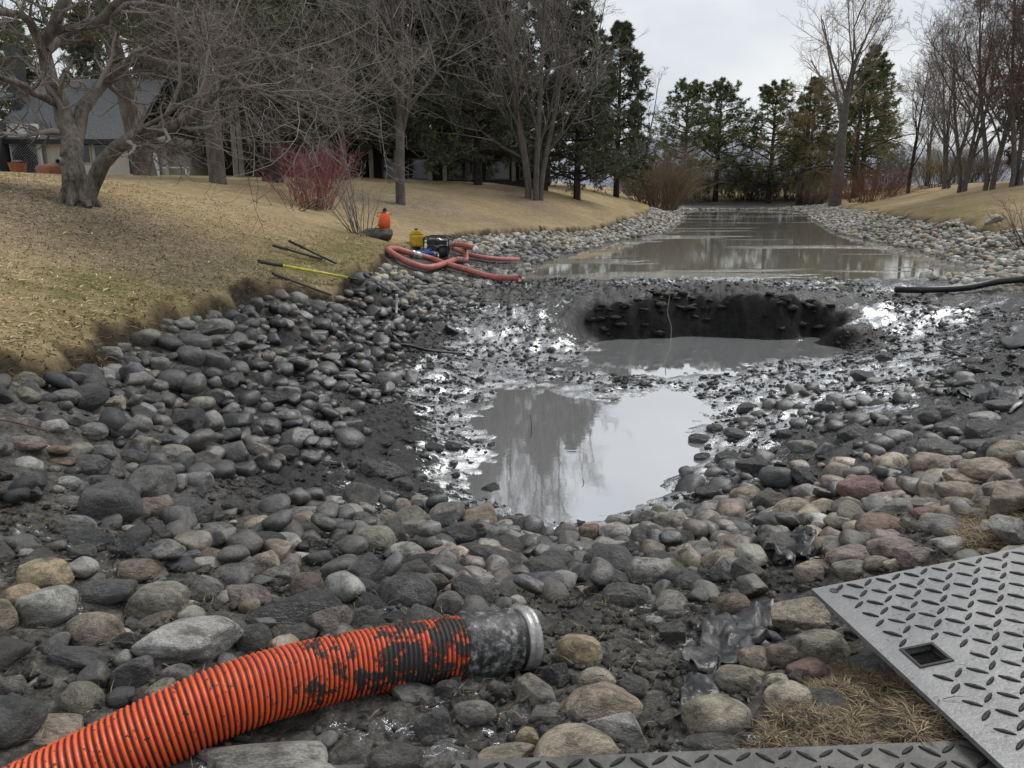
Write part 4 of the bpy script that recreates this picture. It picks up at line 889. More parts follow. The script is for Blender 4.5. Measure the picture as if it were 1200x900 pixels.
def pump():
    x, y, z = pp; z -= .02
    root = empty('water_pump', (x, y, z), R(-8)); w2, d2, h = .36, .27, .66
    fr = MB(); r = .022
    for sy in (-d2, d2):
        lp = [(-w2, sy, .05), (-w2, sy, h - .06), (-w2 + .06, sy, h), (w2 - .06, sy, h), (w2, sy, h - .06), (w2, sy, .05)]; fr.tube(lp, r, 8)
        fr.tube([(-w2, sy, .05), (w2, sy, .05)], r, 8)
    for sx in (-w2, w2):
        for zz in (.05, h - .08): fr.tube([(sx, -d2, zz), (sx, d2, zz)], r, 8)
    for sx in (-w2 + .08, w2 - .08): fr.tube([(sx, -d2, h), (sx, d2, h)], r, 8)
    fr.build('frame', M['frame'], root, True)
    e_ = MB(); e_.box((-.30, -.20, .07), (.02, .2, .36)); e_.build('engine_block', M['engine'], root, bevel=.02)
    e2 = MB(); e2.tube([(-.14, -.26, .30), (-.14, -.20, .30)], [.15, .16], 20); e2.build('recoil_starter', M['engine'], root)
    t = MB(); t.box((-.30, -.17, .42), (.02, .17, .58)); t.build('fuel_tank', M['engine'], root, bevel=.03)
    vol = MB(); a = np.linspace(0, 2 * np.pi, 25); vol.tube([(.06, 0, .24), (.30, 0, .24)], [.19, .17], 22); vol.build('pump_casing', M['engine'], root, True)
    mu = MB(); mu.box((.05, -.22, .44), (.28, -.05, .56)); mu.build('muffler', M['frame'], root, bevel=.015)
    ou = MB(); ou.tube([(.26, -.02, .42), (.36, -.02, .44), (.50, -.02, .44)], [.07, .07, .075], 14); ou.build('outlet_fitting', M['silver'], root, True)
    tag(root, 'black tube framed water pump standing on the stones by the lawn edge', 'pump')
    # yellow can beside it
    c = empty('fuel_jug', (x - .62, y + .1, gz(x - .62, y + .1) - .03), R(20))
    b = MB(); b.box((-.2, -.14, 0), (.2, .14, .34)); b.build('body', M['yellow'], c, bevel=.05)
    b = MB(); b.prism([(-.2, -.12, .34), (.2, -.12, .34), (.06, -.12, .46), (-.08, -.12, .46)], (0, .24, 0)); b.build('shoulder', M['yellow'], c, bevel=.02)
    b = MB(); b.tube([(-.01, 0, .45), (-.01, 0, .51)], [.045, .045], 12); b.build('cap', M['frame'], c)
    tag(c, 'yellow plastic fuel jug beside the framed water pump', 'fuel jug')
pump()
def hose_thing(name, path, r, mat, label, cat, fittings=(), sides=14, fr=1.25):
    o = path[0] - np.array([0, 0, r]); root = empty(name, tuple(o)); P = path - o
    mb = MB(); mb.tube(P, r, sides); mb.build('tube', mat, root, True)
    for t in fittings:
        i = int(t * (len(P) - 1)); i0, i1 = max(0, i - 2), min(len(P) - 1, i + 2); dd = P[i1] - P[i0]; dd = dd / np.linalg.norm(dd)
        f = MB(); f.tube([P[i] - dd * .16, P[i] - dd * .15, P[i] - dd * .05, P[i] - dd * .04, P[i] + dd * .04, P[i] + dd * .05, P[i] + dd * .16], [r * 1.12, r * fr, r * fr, r * 1.12, r * 1.12, r * fr, r * fr], sides); f.build('coupling', M['silver'], root, True)
    return tag(root, label, cat)
RH = .078
PO = np.array([pp[0] + .50 * math.cos(R(-8)), pp[1] - .07, pp[2] + .42])
hose_thing('discharge_hose', gpath2([(545, 299), (546, 309), (535, 309), (524, 313), (510, 318), (498, 319), (480, 314), (463, 304), (455, 297), (464, 297), (482, 302), (505, 308), (522, 314), (545, 321), (575, 329), (609, 332)], RH + .04, 120, [.10] + [0] * 15), RH, M['redhose'], 'faded red pump hose looping round and trailing to the mud flat', 'hose', (.07, .72, .25))
hose_thing('discharge_hose', gpath([(516, 293), (530, 297), (550, 303), (578, 309), (608, 309)], RH * .9 + .05, 60, [.12, .05, 0, 0, 0]), RH * .85, M['redhose'], 'straight faded red hose running from the pump to the pond', 'hose', (.02,))
def layflat():
    p = hit(488, 300); root = empty('layflat_hose', tuple(p))
    for k, (dx, dy, rr, zz) in enumerate([(0, 0, .30, .05), (.05, .05, .24, .11), (-.34, .12, .2, .05), (.25, -.06, .2, .06)]):
        a = np.linspace(0, 6.1, 40); rad_ = rr * (1 + .12 * np.sin(3 * a + k))
        pth = np.stack([dx + rad_ * np.cos(a) * 1.25, dy + rad_ * np.sin(a) * .7, zz + .025 * np.sin(2 * a + k)], 1)
        b = MB(); b.tube(pth, .055, 8); b.build('coil', M['blue'], root, True)
    e_ = MB(); e_.tube([(.42, -.1, .07), (.62, -.16, .06)], .06, 12); e_.build('end_fitting', M['silver'], root, True)
    e_ = MB(); e_.tube([(-.15, -.15, .1), (-.02, -.2, .1)], .06, 12); e_.build('end_fitting', M['silver'], root, True)
    tag(root, 'heaped blue layflat hose in front of the pump', 'hose')
layflat()
def block_and_can():
    p = hit(440, 279); x, y, z = p
    v, f = rock_shape(907, 'angular', 4); v = v * np.array([.46, .36, .25]); v[:, 2] = np.minimum(v[:, 2], .17 + .02 * noise2(v[:, 0] * 4, v[:, 1] * 4, 3)) ; v[:, 2] += .13
    ob = link('stone_block', mesh_from('stone_block', v, [f], True), M['stump']); ob.location = (x, y + .3, z - .06); tag(ob, 'low dark block with a ragged face under the orange container', 'stone block')
    q = at_depth(450, 266, (p[1] + .3) * CP_ - (z + .28 - CAM[2]) * SP); zb = z + .225
    root = empty('fuel_can', (q[0], y + .32, zb), R(10))
    pr = [(0, .02), (.03, .135), (.16, .15), (.30, .14), (.39, .11), (.44, .065), (.455, .04)]
    a = np.arange(20) / 20 * 2 * np.pi; vv = np.array([[(rr * 1.05 * np.sign(math.cos(t)) * abs(math.cos(t)) ** .7 + .035 * (s / .45), rr * .8 * np.sign(math.sin(t)) * abs(math.sin(t)) ** .7, s) for t in a] for s, rr in pr])
    vv += .012 * np.random.default_rng(3).normal(size=vv.shape) * np.array([1, 1, .2]); ii = np.arange(len(pr) * 20).reshape(-1, 20)
    link('body', mesh_from('body', vv.reshape(-1, 3), [np.stack([ii[:-1], np.roll(ii[:-1], -1, 1), np.roll(ii[1:], -1, 1), ii[1:]], -1).reshape(-1, 4), ii[:1, ::-1], ii[-1:]], True), M['orange'], root)
    b = MB(); b.tube([(.035, 0, .445), (.03, 0, .50), (.06, -.02, .54)], [.065, .06, .04], 12); b.build('cap', M['frame'], root, True)
    b = MB(); b.tube([(-.10, 0, .30), (-.17, 0, .33), (-.16, 0, .42), (-.04, 0, .44)], .018, 8); b.build('handle', M['orange'], root, True)
    tag(root, 'bright orange container with black top standing on the low dark block', 'container')
block_and_can()

# ------------------------------------------------------------------ poles, stake, pipe, liner
M['pole_yellow'] = plain('yellow_pole', (.46, .44, .035), .5, .3, 12)
M['pole_dark'] = plain('dark_pole', (.03, .028, .025), .6, .4, 12)
M['white'] = plain('white_plastic', (.72, .72, .70), .45, .12, 10)
M['pipe'] = plain('black_pipe', (.017, .017, .018), .42, .6, 8, .3)
def pole(a, b, r, name, label, cat, mats, lift=(.03, .05)):
    p, q = hit(*a), hit(*b); p[2] += lift[0]; q[2] += lift[1]
    root = empty(name, tuple(p)); d = q - p
    t0 = 0
    for nm, t1, mt, k in mats:
        m_ = MB(); m_.tube([d * t0, d * (t0 + t1) / 2 , d * t1], r * k, 8); m_.build(nm, M[mt], root, True); t0 = t1
    return tag(root, label, cat)
pole((304, 315), (421, 334), .024, 'tool_pole', 'long yellow tool pole with a dark grip lying down the turf edge', 'pole', [('grip', .2, 'pole_dark', 1.3), ('shaft', .86, 'pole_yellow', 1), ('tip', 1, 'pole_dark', .8)], (.12, .10))
pole((320, 294), (378, 307), .020, 'tool_pole', 'upper dark tool pole lying on the lawn just above the yellow pole', 'pole', [('grip', .3, 'pole_dark', 1.4), ('shaft', 1, 'pole_dark', 1)], (.10, .05))
pole((339, 289), (394, 312), .020, 'tool_pole', 'dark tool pole on the lawn closest to the red shrub', 'pole', [('grip', .3, 'pole_dark', 1.4), ('shaft', 1, 'pole_dark', 1)], (.10, .05))
pole((321, 335), (388, 350), .018, 'tool_pole', 'dark tool pole lying downhill of the yellow one', 'pole', [('grip', .25, 'pole_dark', 1.3), ('shaft', 1, 'pole_dark', 1)], (.12, .08))
p = hit(464, 366); st_ = empty('marker_stake', tuple(p)); m_ = MB(); m_.tube([(0, 0, -.1), (.02, .03, .32)], .022, 10); m_.build('shaft', M['white'], st_, True); m_ = MB(); m_.tube([(.02, .03, .32), (.021, .031, .345)], .026, 10); m_.build('cap', M['white'], st_); tag(st_, 'short white plastic stake standing among the wet stones', 'stake')
def black_pipe():
    path = gpath([(1050, 345), (1080, 345), (1130, 343), (1170, 339), (1215, 334), (1260, 330)], .09, 60, [-.03, 0, .02, .03, .05, .05])
    o = path[0].copy(); root = empty('drain_pipe', tuple(o)); P = path - o
    b = MB(); b.tube(P, .075, 14); b.build('tube', M['pipe'], root, True)
    for t in (.66, .685, .71, .735, .76, .785):
        i = int(t * 59); b = MB(); dd = P[i + 1] - P[i]; dd /= np.linalg.norm(dd); b.tube([P[i] - dd * .03, P[i] + dd * .03], .095, 14); b.build('collar_ring', M['pipe'], root, True)
    tag(root, 'black drain pipe with ringed end lying in the mud by the pond', 'pipe')
black_pipe()
pth = gpath([(452, 402), (478, 406), (505, 412), (545, 416)], .02, 40); ob = MB().tube(pth, .022, 8).build('cable', M['pipe'], None, True); tag(ob, 'thin black cable half buried in the mud below the stake', 'cable')
pth = gpath([(-20, 513), (8, 516), (34, 521), (58, 526)], .13, 40); ob = MB().tube(pth, .004, 6).build('cord', plain('dark_red_cord', (.12, .012, .012), .5), None, True); tag(ob, 'thin dark red cord lying across the left bank cobbles', 'cord')
def liner_mat():
    m = Mat('pond_liner'); n = m.noise(6, 6, 0.7)
    c = m.ramp(n, [(0.35, (0.014, 0.0145, 0.016)), (0.6, (0.04, 0.041, 0.044)), (0.78, (0.11, 0.107, 0.10))])
    return m.fin(c, m.ramp(m.noise(11, 4, .6), [(0.3, 0.24), (0.7, 0.6)]), m.bump(m.noise(16, 5, 0.6), 0.5, 0.02), 0.6)
M['liner'] = liner_mat()
def liner(pix, label, lift, seed, amp=.018, n=26):
    Q = np.array([hit(*q) for q in pix]); c = Q.mean(0)
    a = np.linspace(0, 1, n); A, B = np.meshgrid(a, a)
    X = (Q[0][None, None] * ((1 - A) * (1 - B))[..., None] + Q[1] * (A * (1 - B))[..., None] + Q[2] * (A * B)[..., None] + Q[3] * ((1 - A) * B)[..., None])
    ln = np.linalg.norm(Q[0] - Q[2]); wob = .05 * ln * fbm2(A * 4, B * 4, seed, 3); X[..., 0] += wob; X[..., 1] += .05 * ln * fbm2(A * 4, B * 4, seed + 7, 3)
    g = mud_h(X[..., 0], X[..., 1]); cr = np.abs(fbm2(X[..., 0] * 7 + X[..., 1] * 3, X[..., 1] * 4, seed + 3, 3, .6)); X[..., 2] = g + lift + amp * cr * 1.6 - .015
    rim = np.minimum(np.minimum(A, 1 - A), np.minimum(B, 1 - B)); X[..., 2] -= .03 * (1 - sstep(0, .10, rim)) * (np.sin(A * 9 + seed) > -.2)
    ii = np.arange(n * n).reshape(n, n); q = np.stack([ii[:-1, :-1], ii[:-1, 1:], ii[1:, 1:], ii[1:, :-1]], -1).reshape(-1, 4)
    ob = link('pond_liner', mesh_from('pond_liner', X.reshape(-1, 3) - c, [q], True), M['liner']); ob.location = c
    so = ob.modifiers.new('thickness', 'SOLIDIFY'); so.thickness = .004
    tag(ob, label, 'liner', 'exposed scraps of pond liner')
liner([(828, 722), (905, 724), (882, 778), (800, 795)], 'crumpled shiny black liner scrap beside the tan boulders near the mat', .05, 11)
liner([(890, 633), (962, 628), (958, 660), (900, 664)], 'torn black liner flap poking out beside the reddish right bank pile', .06, 13, .05)
liner([(800, 800), (850, 790), (850, 830), (790, 850)], 'small dull liner scrap half covered with mud near the domed boulder', .02, 17)
liner([(1020, 552), (1110, 545), (1105, 566), (1010, 580)], 'shiny wet liner strip above the reddish cobble', .03, 19, .025)
liner([(1105, 440), (1165, 452), (1195, 478), (1110, 470)], 'wrinkled pale shining liner sheet on the wet right slope', .03, 23, .04)
liner([(1180, 385), (1260, 375), (1260, 420), (1165, 402)], 'smooth dark grey liner corner at the top of the wet right slope', .08, 29, .02)

# ------------------------------------------------------------------ dead grass, straw and leaf litter
def blades_mesh(name, X, Y, Z, length, lean, width, colors, mat, label, cat='grass', upright=.6):
    n = len(X); a = rng.uniform(0, 6.283, n); up = np.clip(rng.normal(upright, .25, n), .02, 1.2)
    d = np.stack([np.cos(a), np.sin(a), up * 1.0], 1); d /= np.linalg.norm(d, axis=1, keepdims=True); L = length * rng.uniform(.5, 1.4, n)
    s = np.stack([-np.sin(a), np.cos(a), rng.normal(0, .2, n)], 1) * (width * rng.uniform(.6, 1.4, n))[:, None]
    b = np.stack([X, Y, Z], 1); mid = b + d * (L * .55)[:, None]; tip = b + d * L[:, None] + np.stack([np.cos(a), np.sin(a), -np.ones(n) * .5], 1) * (L * lean)[:, None]
    v = np.stack([b - s, b + s, mid + s * .8, mid - s * .8, tip], 1).reshape(-1, 3); i0 = np.arange(n)[:, None] * 5
    me = mesh_from(name, v, [i0 + np.array([[0, 1, 2, 3]]), i0 + np.array([[3, 2, 4]])], False, np.repeat(colors, 5, 0))
    return tag(link(name, me, mat), label, cat, kind='stuff')
m_ = Mat('straw_blades'); at = m_.n('ShaderNodeAttribute'); at.attribute_name = 'tint'; M['straw'] = m_.fin(at.outputs['Color'], .8, None, .25)
def straw_cols(n, base=((.34, .25, .13), (.20, .14, .075), (.46, .37, .22)), v=.2):
    k = rng.integers(0, len(base), n); c = np.array(base)[k] * rng.normal(1, v, (n, 1)); return np.concatenate([np.clip(c, .01, .8), np.ones((n, 1))], 1)
def scatter_px(poly, n):
    xs = [q[0] for q in poly]; ys = [q[1] for q in poly]; out = []
    P = [hit(*q)[:2] for q in poly]; x0, x1 = min(q[0] for q in P), max(q[0] for q in P); y0, y1 = min(q[1] for q in P), max(q[1] for q in P)
    X = rng.uniform(x0, x1, n * 3); Y = rng.uniform(y0, y1, n * 3); k = inpoly(X, Y, [tuple(q) for q in P]); return X[k][:n], Y[k][:n]
# tussock wedge between the two mats
X, Y = scatter_px([(868, 892), (905, 850), (965, 800), (1000, 775), (1060, 795), (1140, 885)], 14000)
dn = fbm2(X * 6, Y * 6, 71, 3); k = dn > -.45; X, Y = X[k], Y[k]
blades_mesh('dead_grass_patch', X, Y, ground(X, Y) + .012 + .03 * np.clip(fbm2(X * 5, Y * 5, 72, 2), 0, 1), .040, .35, .0015, straw_cols(len(X), ((.20, .15, .09), (.11, .085, .055), (.29, .23, .145), (.07, .055, .04))), M['straw'], 'matted dead straw grass between the mat edges', upright=.22)
X, Y = scatter_px([(1110, 625), (1150, 600), (1210, 585), (1260, 620), (1210, 650), (1130, 650)], 5000)
blades_mesh('dead_grass_patch', X, Y, ground(X, Y) + .02, .055, .35, .0017, straw_cols(len(X), ((.20, .15, .09), (.11, .085, .055), (.29, .23, .145))), M['straw'], 'dead straw grass tuft above the tilted mat', upright=.3)
# turf fringe hanging over the eroded lawn edge and short stubble on the near lawn
n = 90000; X = rng.uniform(-9, 0, n); Y = 3.5 + 20 * rng.random(n) ** 1.4; sd = lawn_sd(X, Y); k = (sd > -.03) & (sd < .35); X, Y, sd = X[k], Y[k], sd[k]
blades_mesh('turf_fringe', X, Y, lawn_h(X, Y, sd) - .01, .10, .6, .0055, straw_cols(len(X), ((.13, .10, .05), (.26, .19, .09), (.06, .047, .03), (.10, .09, .03))), M['straw'], 'ragged dead turf fringe along the eroded lawn edge', upright=.35)
n = 120000; X = rng.uniform(-12, -2, n); Y = 4 + 16 * rng.random(n) ** 1.2; sd = lawn_sd(X, Y); k = (sd > .15); X, Y, sd = X[k], Y[k], sd[k]
gk = np.clip(np.exp(-((sd - .75) / .75) ** 2) * sstep(6.5, 9, Y) + .3 * np.exp(-((sd - .5) / .8) ** 2), 0, 1); lk = np.clip(np.exp(-(((X + 7.4) / 3.4) ** 2 + ((Y - 12.2) / 1.8) ** 2)) * 1.3, 0, 1)
cc = straw_cols(len(X), ((.46, .36, .20), (.62, .51, .31), (.34, .25, .125))); cg = np.array([.14, .125, .04, 1]); cl_ = straw_cols(len(X), ((.12, .09, .06), (.25, .19, .13)))
gm = (rng.random(len(X)) < gk * .6)[:, None]; lm = (rng.random(len(X)) < lk * .8)[:, None]; cc = np.where(gm, cg * np.concatenate([rng.normal(1, .25, (len(X), 1))] * 3 + [np.ones((len(X), 1))], 1), np.where(lm, cl_, cc))
blades_mesh('lawn_stubble', X, Y, lawn_h(X, Y, sd) - .008, .055, .5, .006, np.clip(cc, .01, 1), M['straw'], 'short dry grass stubble on the near sloping lawn', upright=.5)
# loose straw, twigs and leaves caught between the foreground stones
n = 9000; X = rng.uniform(-3, 2.4, n); Y = rng.uniform(1.85, 5.2, n); k = lawn_sd(X, Y) < 0; X, Y = X[k], Y[k]; den = fbm2(X * 1.7, Y * 1.7, 81, 3); k = den > rng.uniform(-.7, .9, len(den)); X, Y = X[k], Y[k]
blades_mesh('loose_straw', X, Y, ground(X, Y) + rng.uniform(.0, .045, len(X)), .06, .3, .0013, straw_cols(len(X), ((.12, .095, .065), (.05, .042, .032), (.20, .155, .095), (.03, .027, .022))), M['straw'], 'loose straw and twigs caught between the foreground stones', 'straw', upright=.12)
n = 3500; X = rng.uniform(-3, 2.2, n); Y = rng.uniform(1.85, 4.6, n); den = fbm2(X * 1.3, Y * 1.3, 85, 3); k = (den > rng.uniform(-.3, .9, n)) & (lawn_sd(X, Y) < 0); X, Y = X[k], Y[k]
blades_mesh('leaf_litter', X, Y, ground(X, Y) + rng.uniform(.0, .03, len(X)), .032, .2, .008, straw_cols(len(X), ((.045, .040, .034), (.075, .062, .05), (.10, .08, .06), (.028, .026, .023))), M['straw'], 'dark soggy leaf litter between the foreground stones', 'leaves', upright=.15)
# thin twigs standing in the pool
for (a, b, hh, lab) in ((622, 512, .30, 'thin bare twig standing upright in the shallow pool'), (683, 566, .05, 'tiny broken twig floating on the pool')):
    p = on_z(a, b, -.5); mm = MB(); mm.tube([p - (0, 0, .05), p + np.array([.01, .0, hh * .5]), p + np.array([-.01, 0, hh])], [.006, .005, .003], 6); ob = mm.build('twig', M['pole_dark'], None, True); tag(ob, lab, 'twig')
p = hit(786, 396); mm = MB(); mm.tube(smooth_path([p, p + (.02, .1, .22), p + (-.05, .2, .5), p + (.0, .3, .85)], 12), [.010] * 12, 6); ob = mm.build('root', plain('pale_root', (.16, .14, .11), .8), None, True); tag(ob, 'thin pale root hanging down the dark pit face', 'root')

# ------------------------------------------------------------------ trees
def bark(name, a, b, scale=9, bumpd=.03):
    m = Mat(name); v = m.mapv((1, 1, .30)); n = m.noise(scale, 7, .75, v, dist=.4); n2 = m.noise(scale * .25, 3, .5)
    c = m.mix(m.ramp(m.math('ADD', m.math('MULTIPLY', n, .7), m.math('MULTIPLY', n2, .3)), [(.36, 0.), (.64, 1.)]), a, b)
    return m.fin(c, .9, m.bump(n, .8, bumpd), .2)
M['bark_apple'] = bark('lichened_apple_bark', (.030, .025, .021), (.27, .24, .205), 14, .06)
M['bark_grey'] = bark('grey_bark', (.060, .052, .049), (.165, .15, .142))
M['bark_pine'] = bark('pine_bark', (.055, .042, .036), (.19, .165, .15), 7, .05)
M['bark_dark'] = bark('dark_bark', (.022, .019, .017), (.07, .06, .054), 7)
M['bark_pale'] = bark('pale_bark', (.14, .13, .12), (.34, .325, .30), 6)
def twigmat(name, a, b):
    m = Mat(name); g = m.n('ShaderNodeNewGeometry'); c = m.mix(g.outputs['Random Per Island'], a, b); return m.fin(c, .85, None, .2)
M['twig_grey'] = twigmat('grey_twigs', (.13, .118, .114), (.37, .342, .33))
M['twig_apple'] = twigmat('apple_twigs', (.08, .068, .062), (.31, .275, .25))
M['twig_brown'] = twigmat('red_brown_twigs', (.10, .062, .050), (.21, .145, .125))
M['twig_pale'] = twigmat('pale_twigs', (.20, .175, .145), (.36, .32, .27))
M['twig_tan'] = twigmat('tan_shoots', (.17, .125, .085), (.32, .245, .17))
M['twig_olive'] = twigmat('olive_shoots', (.13, .105, .048), (.27, .215, .105))
M['twig_rust'] = twigmat('rust_shoots', (.13, .065, .045), (.24, .135, .09))
M['twig_red'] = twigmat('red_dogwood_shoots', (.15, .045, .055), (.38, .16, .16))
M['needle_dark'] = twigmat('dark_needles', (.058, .070, .048), (.175, .19, .115))
M['needle'] = twigmat('pine_needles', (.07, .09, .042), (.22, .24, .11))
M['needle_olive'] = twigmat('olive_needles', (.075, .08, .034), (.22, .21, .09))
M['needle_rust'] = twigmat('winter_bronzed_needles', (.055, .045, .035), (.16, .12, .095))

def sprout(P, Rr, k, r, t0=.2, t1=1., ang=(35, 65), lf=.5, n=5, trop=0., wob=.12, rf=.55, rmin=.004, shrink=.5, lmin=.05):
    """children of a batch of branches: P (B,n,3), Rr (B,n)"""
    B, m, _ = P.shape; seg = np.linalg.norm(np.diff(P, axis=1), axis=2); L = seg.sum(1)
    t = t0 + (t1 - t0) * (np.arange(k)[None] + r.random((B, k))) / k; u = t * (m - 1); i = np.clip(u.astype(int), 0, m - 2); f = (u - i)[..., None]
    bi = np.arange(B)[:, None]; S = P[bi, i] * (1 - f) + P[bi, i + 1] * f; T = P[bi, i + 1] - P[bi, i]; T /= np.linalg.norm(T, axis=2, keepdims=True) + 1e-9
    rr = (Rr[bi, i] * (1 - f[..., 0]) + Rr[bi, i + 1] * f[..., 0])
    q = r.normal(size=T.shape); q -= (q * T).sum(2, keepdims=True) * T; q /= np.linalg.norm(q, axis=2, keepdims=True) + 1e-9
    a = np.radians(r.uniform(*ang, (B, k)))[..., None]; d = T * np.cos(a) + q * np.sin(a)
    ln = np.maximum(lmin, L[:, None] * lf * (1 - shrink * (t - t0) / (t1 - t0 + 1e-6)) * r.uniform(.6, 1.3, (B, k)))
    d = d.reshape(-1, 3); p = S.reshape(-1, 3); ln = ln.reshape(-1); r0 = np.maximum(rr.reshape(-1) * rf * r.uniform(.75, 1.1, B * k), rmin)
    out = [p]
    for s in range(n - 1):
        d = d + wob * r.normal(size=d.shape); d[:, 2] += trop * (1 if np.isscalar(trop) else 1); d /= np.linalg.norm(d, axis=1, keepdims=True)
        p = p + d * (ln / (n - 1))[:, None]; out.append(p)
    PP = np.stack(out, 1); w_ = np.linspace(1, .28, n)[None]; return PP, np.maximum(r0[:, None] * w_, rmin * .6)
def trunk_line(pts, rad, n):
    P = smooth_path(pts, n); d = np.linspace(0, 1, len(rad)); return P[None], np.interp(np.linspace(0, 1, n), d, rad)[None]
def merge_tubes(name, batches):
    V, Q, n0 = [], [], 0
    for P, Rr, s in batches:
        v, q = tubes(P, Rr, s); V.append(v); Q.append(q + n0); n0 += len(v)
    return mesh_from(name, np.concatenate(V), [np.concatenate(Q)], True)
def tree_obj(name, loc, wood, fine, mw, mf, label, cat='tree', group=None, rz=0, s=1, crown='crown'):
    root = empty(name, loc, rz); root.scale = (s, s, s)
    link('trunk', wood, mw, root); link(crown, fine, mf, root)
    return tag(root, label, cat, group)
def deciduous(seed, h, trunk_h, r0, limbs, spread, dense=(8, 7, 5), rise=.06, rtw=.006, lean=(0, 0), stems=1, up=(18, 48)):
    """a leafless broad tree; returns wood mesh and twig mesh, base at the origin"""
    r = np.random.default_rng(seed); tr = []
    for s in range(stems):
        a = 2 * np.pi * s / stems + r.uniform(0, 1); o = (0.55 * r0 * stems if stems > 1 else 0); k = .10 * h if stems > 1 else .02 * h
        pts = [(o * math.cos(a), o * math.sin(a), -.25), (o * 1.2 * math.cos(a), o * 1.2 * math.sin(a), trunk_h * .5), (lean[0] * .5 + k * math.cos(a), lean[1] * .5 + k * math.sin(a), trunk_h + (h - trunk_h) * .35), (lean[0] + 1.5 * k * math.cos(a) + r.normal(0, .03 * h), lean[1] + 1.5 * k * math.sin(a) + r.normal(0, .03 * h), h * r.uniform(.86, 1.0))]
        tr.append(trunk_line(pts, np.array([1.3, 1.0, .48, .06]) * r0 * (1 if stems == 1 else .75), 14))
    T = np.concatenate([t[0] for t in tr]); TR = np.concatenate([t[1] for t in tr])
    L1, R1 = sprout(T, TR, limbs, r, trunk_h / h * .85, .95, up, spread / h, 8, rise, .10, .50, .015, .45)
    L2, R2 = sprout(L1, R1, dense[0], r, .18, 1., (25, 60), .46, 6, rise * .8, .13, .5, .010, .4)
    L3, R3 = sprout(L2, R2, dense[1], r, .15, 1., (25, 62), .48, 5, rise * .6, .16, .55, rtw * 1.25, .35)
    L4, R4 = sprout(L3, R3, dense[2], r, .15, 1., (25, 65), .5, 4, rise * .4, .18, .6, rtw, .3)
    return merge_tubes('trunk', [(T, TR, 12), (L1, R1, 7)]), merge_tubes('crown', [(L2, R2, 5), (L3, R3, 3), (L4, R4, 3)])
def needles(C, D, r, per=9, ln=.2, wd=.018, spread=.9):
    n = len(C); d = D[:, None] * r.uniform(.2, 1, (n, per, 1)) + spread * r.normal(size=(n, per, 3)); d /= np.linalg.norm(d, axis=2, keepdims=True) + 1e-9
    s = np.cross(d, r.normal(size=d.shape)); s /= np.linalg.norm(s, axis=2, keepdims=True) + 1e-9
    L = ln * r.uniform(.6, 1.25, (n, per, 1)); b = C[:, None] + .02 * r.normal(size=d.shape)
    v = np.stack([b - s * wd, b + s * wd, b + d * L], 2).reshape(-1, 3); return v, np.arange(n * per * 3).reshape(-1, 3)
def conifer(seed, h, clear, r0, spread, whorls, per, droop=-.02, tip=.35, lean=(0, 0), shape=.8, sub=7, tw=4, ln=.24, wd=.024, nper=8, up=(60, 95)):
    r = np.random.default_rng(seed)
    T, TR = trunk_line([(0, 0, -.3), (lean[0] * .25, lean[1] * .25, h * .3), (lean[0] * .7, lean[1] * .7, h * .7), (lean[0], lean[1], h)], np.array([1.25, .85, .5, .06]) * r0, 16)
    B, RB = [], []
    zt = np.linspace(clear, .97, whorls)
    for z in zt:
        rel = (z - clear) / (1 - clear + 1e-6); k = per
        len_ = spread * (1 - rel) ** shape * r.uniform(.55, 1.1, k) + .3; a = r.uniform(0, 2 * np.pi) + np.arange(k) / k * 2 * np.pi + r.normal(0, .3, k); el = np.radians(r.uniform(up[0], up[1], k)) * (1 - .35 * rel)
        u = z * 15; i = min(int(u), 14); f = u - i; s = T[0, i] * (1 - f) + T[0, i + 1] * f; s = s + np.array([0, 0, r.normal(0, .012 * h)])
        d = np.stack([np.cos(a) * np.sin(el), np.sin(a) * np.sin(el), np.cos(el)], 1); p = np.repeat(s[None], k, 0); out = [p]
        for q in range(6):
            d = d + .10 * r.normal(size=d.shape); d[:, 2] += droop + tip * .12 * (q > 2); d /= np.linalg.norm(d, axis=1, keepdims=True); p = p + d * (len_ / 6)[:, None]; out.append(p)
        B.append(np.stack(out, 1)); RB.append(np.linspace(1, .2, 7)[None] * np.clip(len_ * .022, .012, .09)[:, None])
    B, RB = np.concatenate(B), np.concatenate(RB)
    S1, RS1 = sprout(B, RB, sub, r, .28, 1., (30, 65), .34, 4, .05, .15, .5, .008, .4)
    S2, RS2 = sprout(S1, RS1, tw, r, .2, 1., (25, 60), .55, 3, .06, .2, .6, .006, .2, .12)
    Cc = np.concatenate([S2[:, -1], S2[:, 1], S1[:, -1], S1[:, 2], B[:, -1]]); Dd = np.concatenate([S2[:, -1] - S2[:, -2], S2[:, -1] - S2[:, 0], S1[:, -1] - S1[:, -2], S1[:, -1] - S1[:, 1], B[:, -1] - B[:, -2]]); Dd /= np.linalg.norm(Dd, axis=1, keepdims=True) + 1e-9
    v, f = needles(Cc, Dd, r, nper, ln, wd, .5)
    return merge_tubes('trunk', [(T, TR, 12), (B, RB, 5), (S1, RS1, 3)]), mesh_from('crown', v, [f], False)
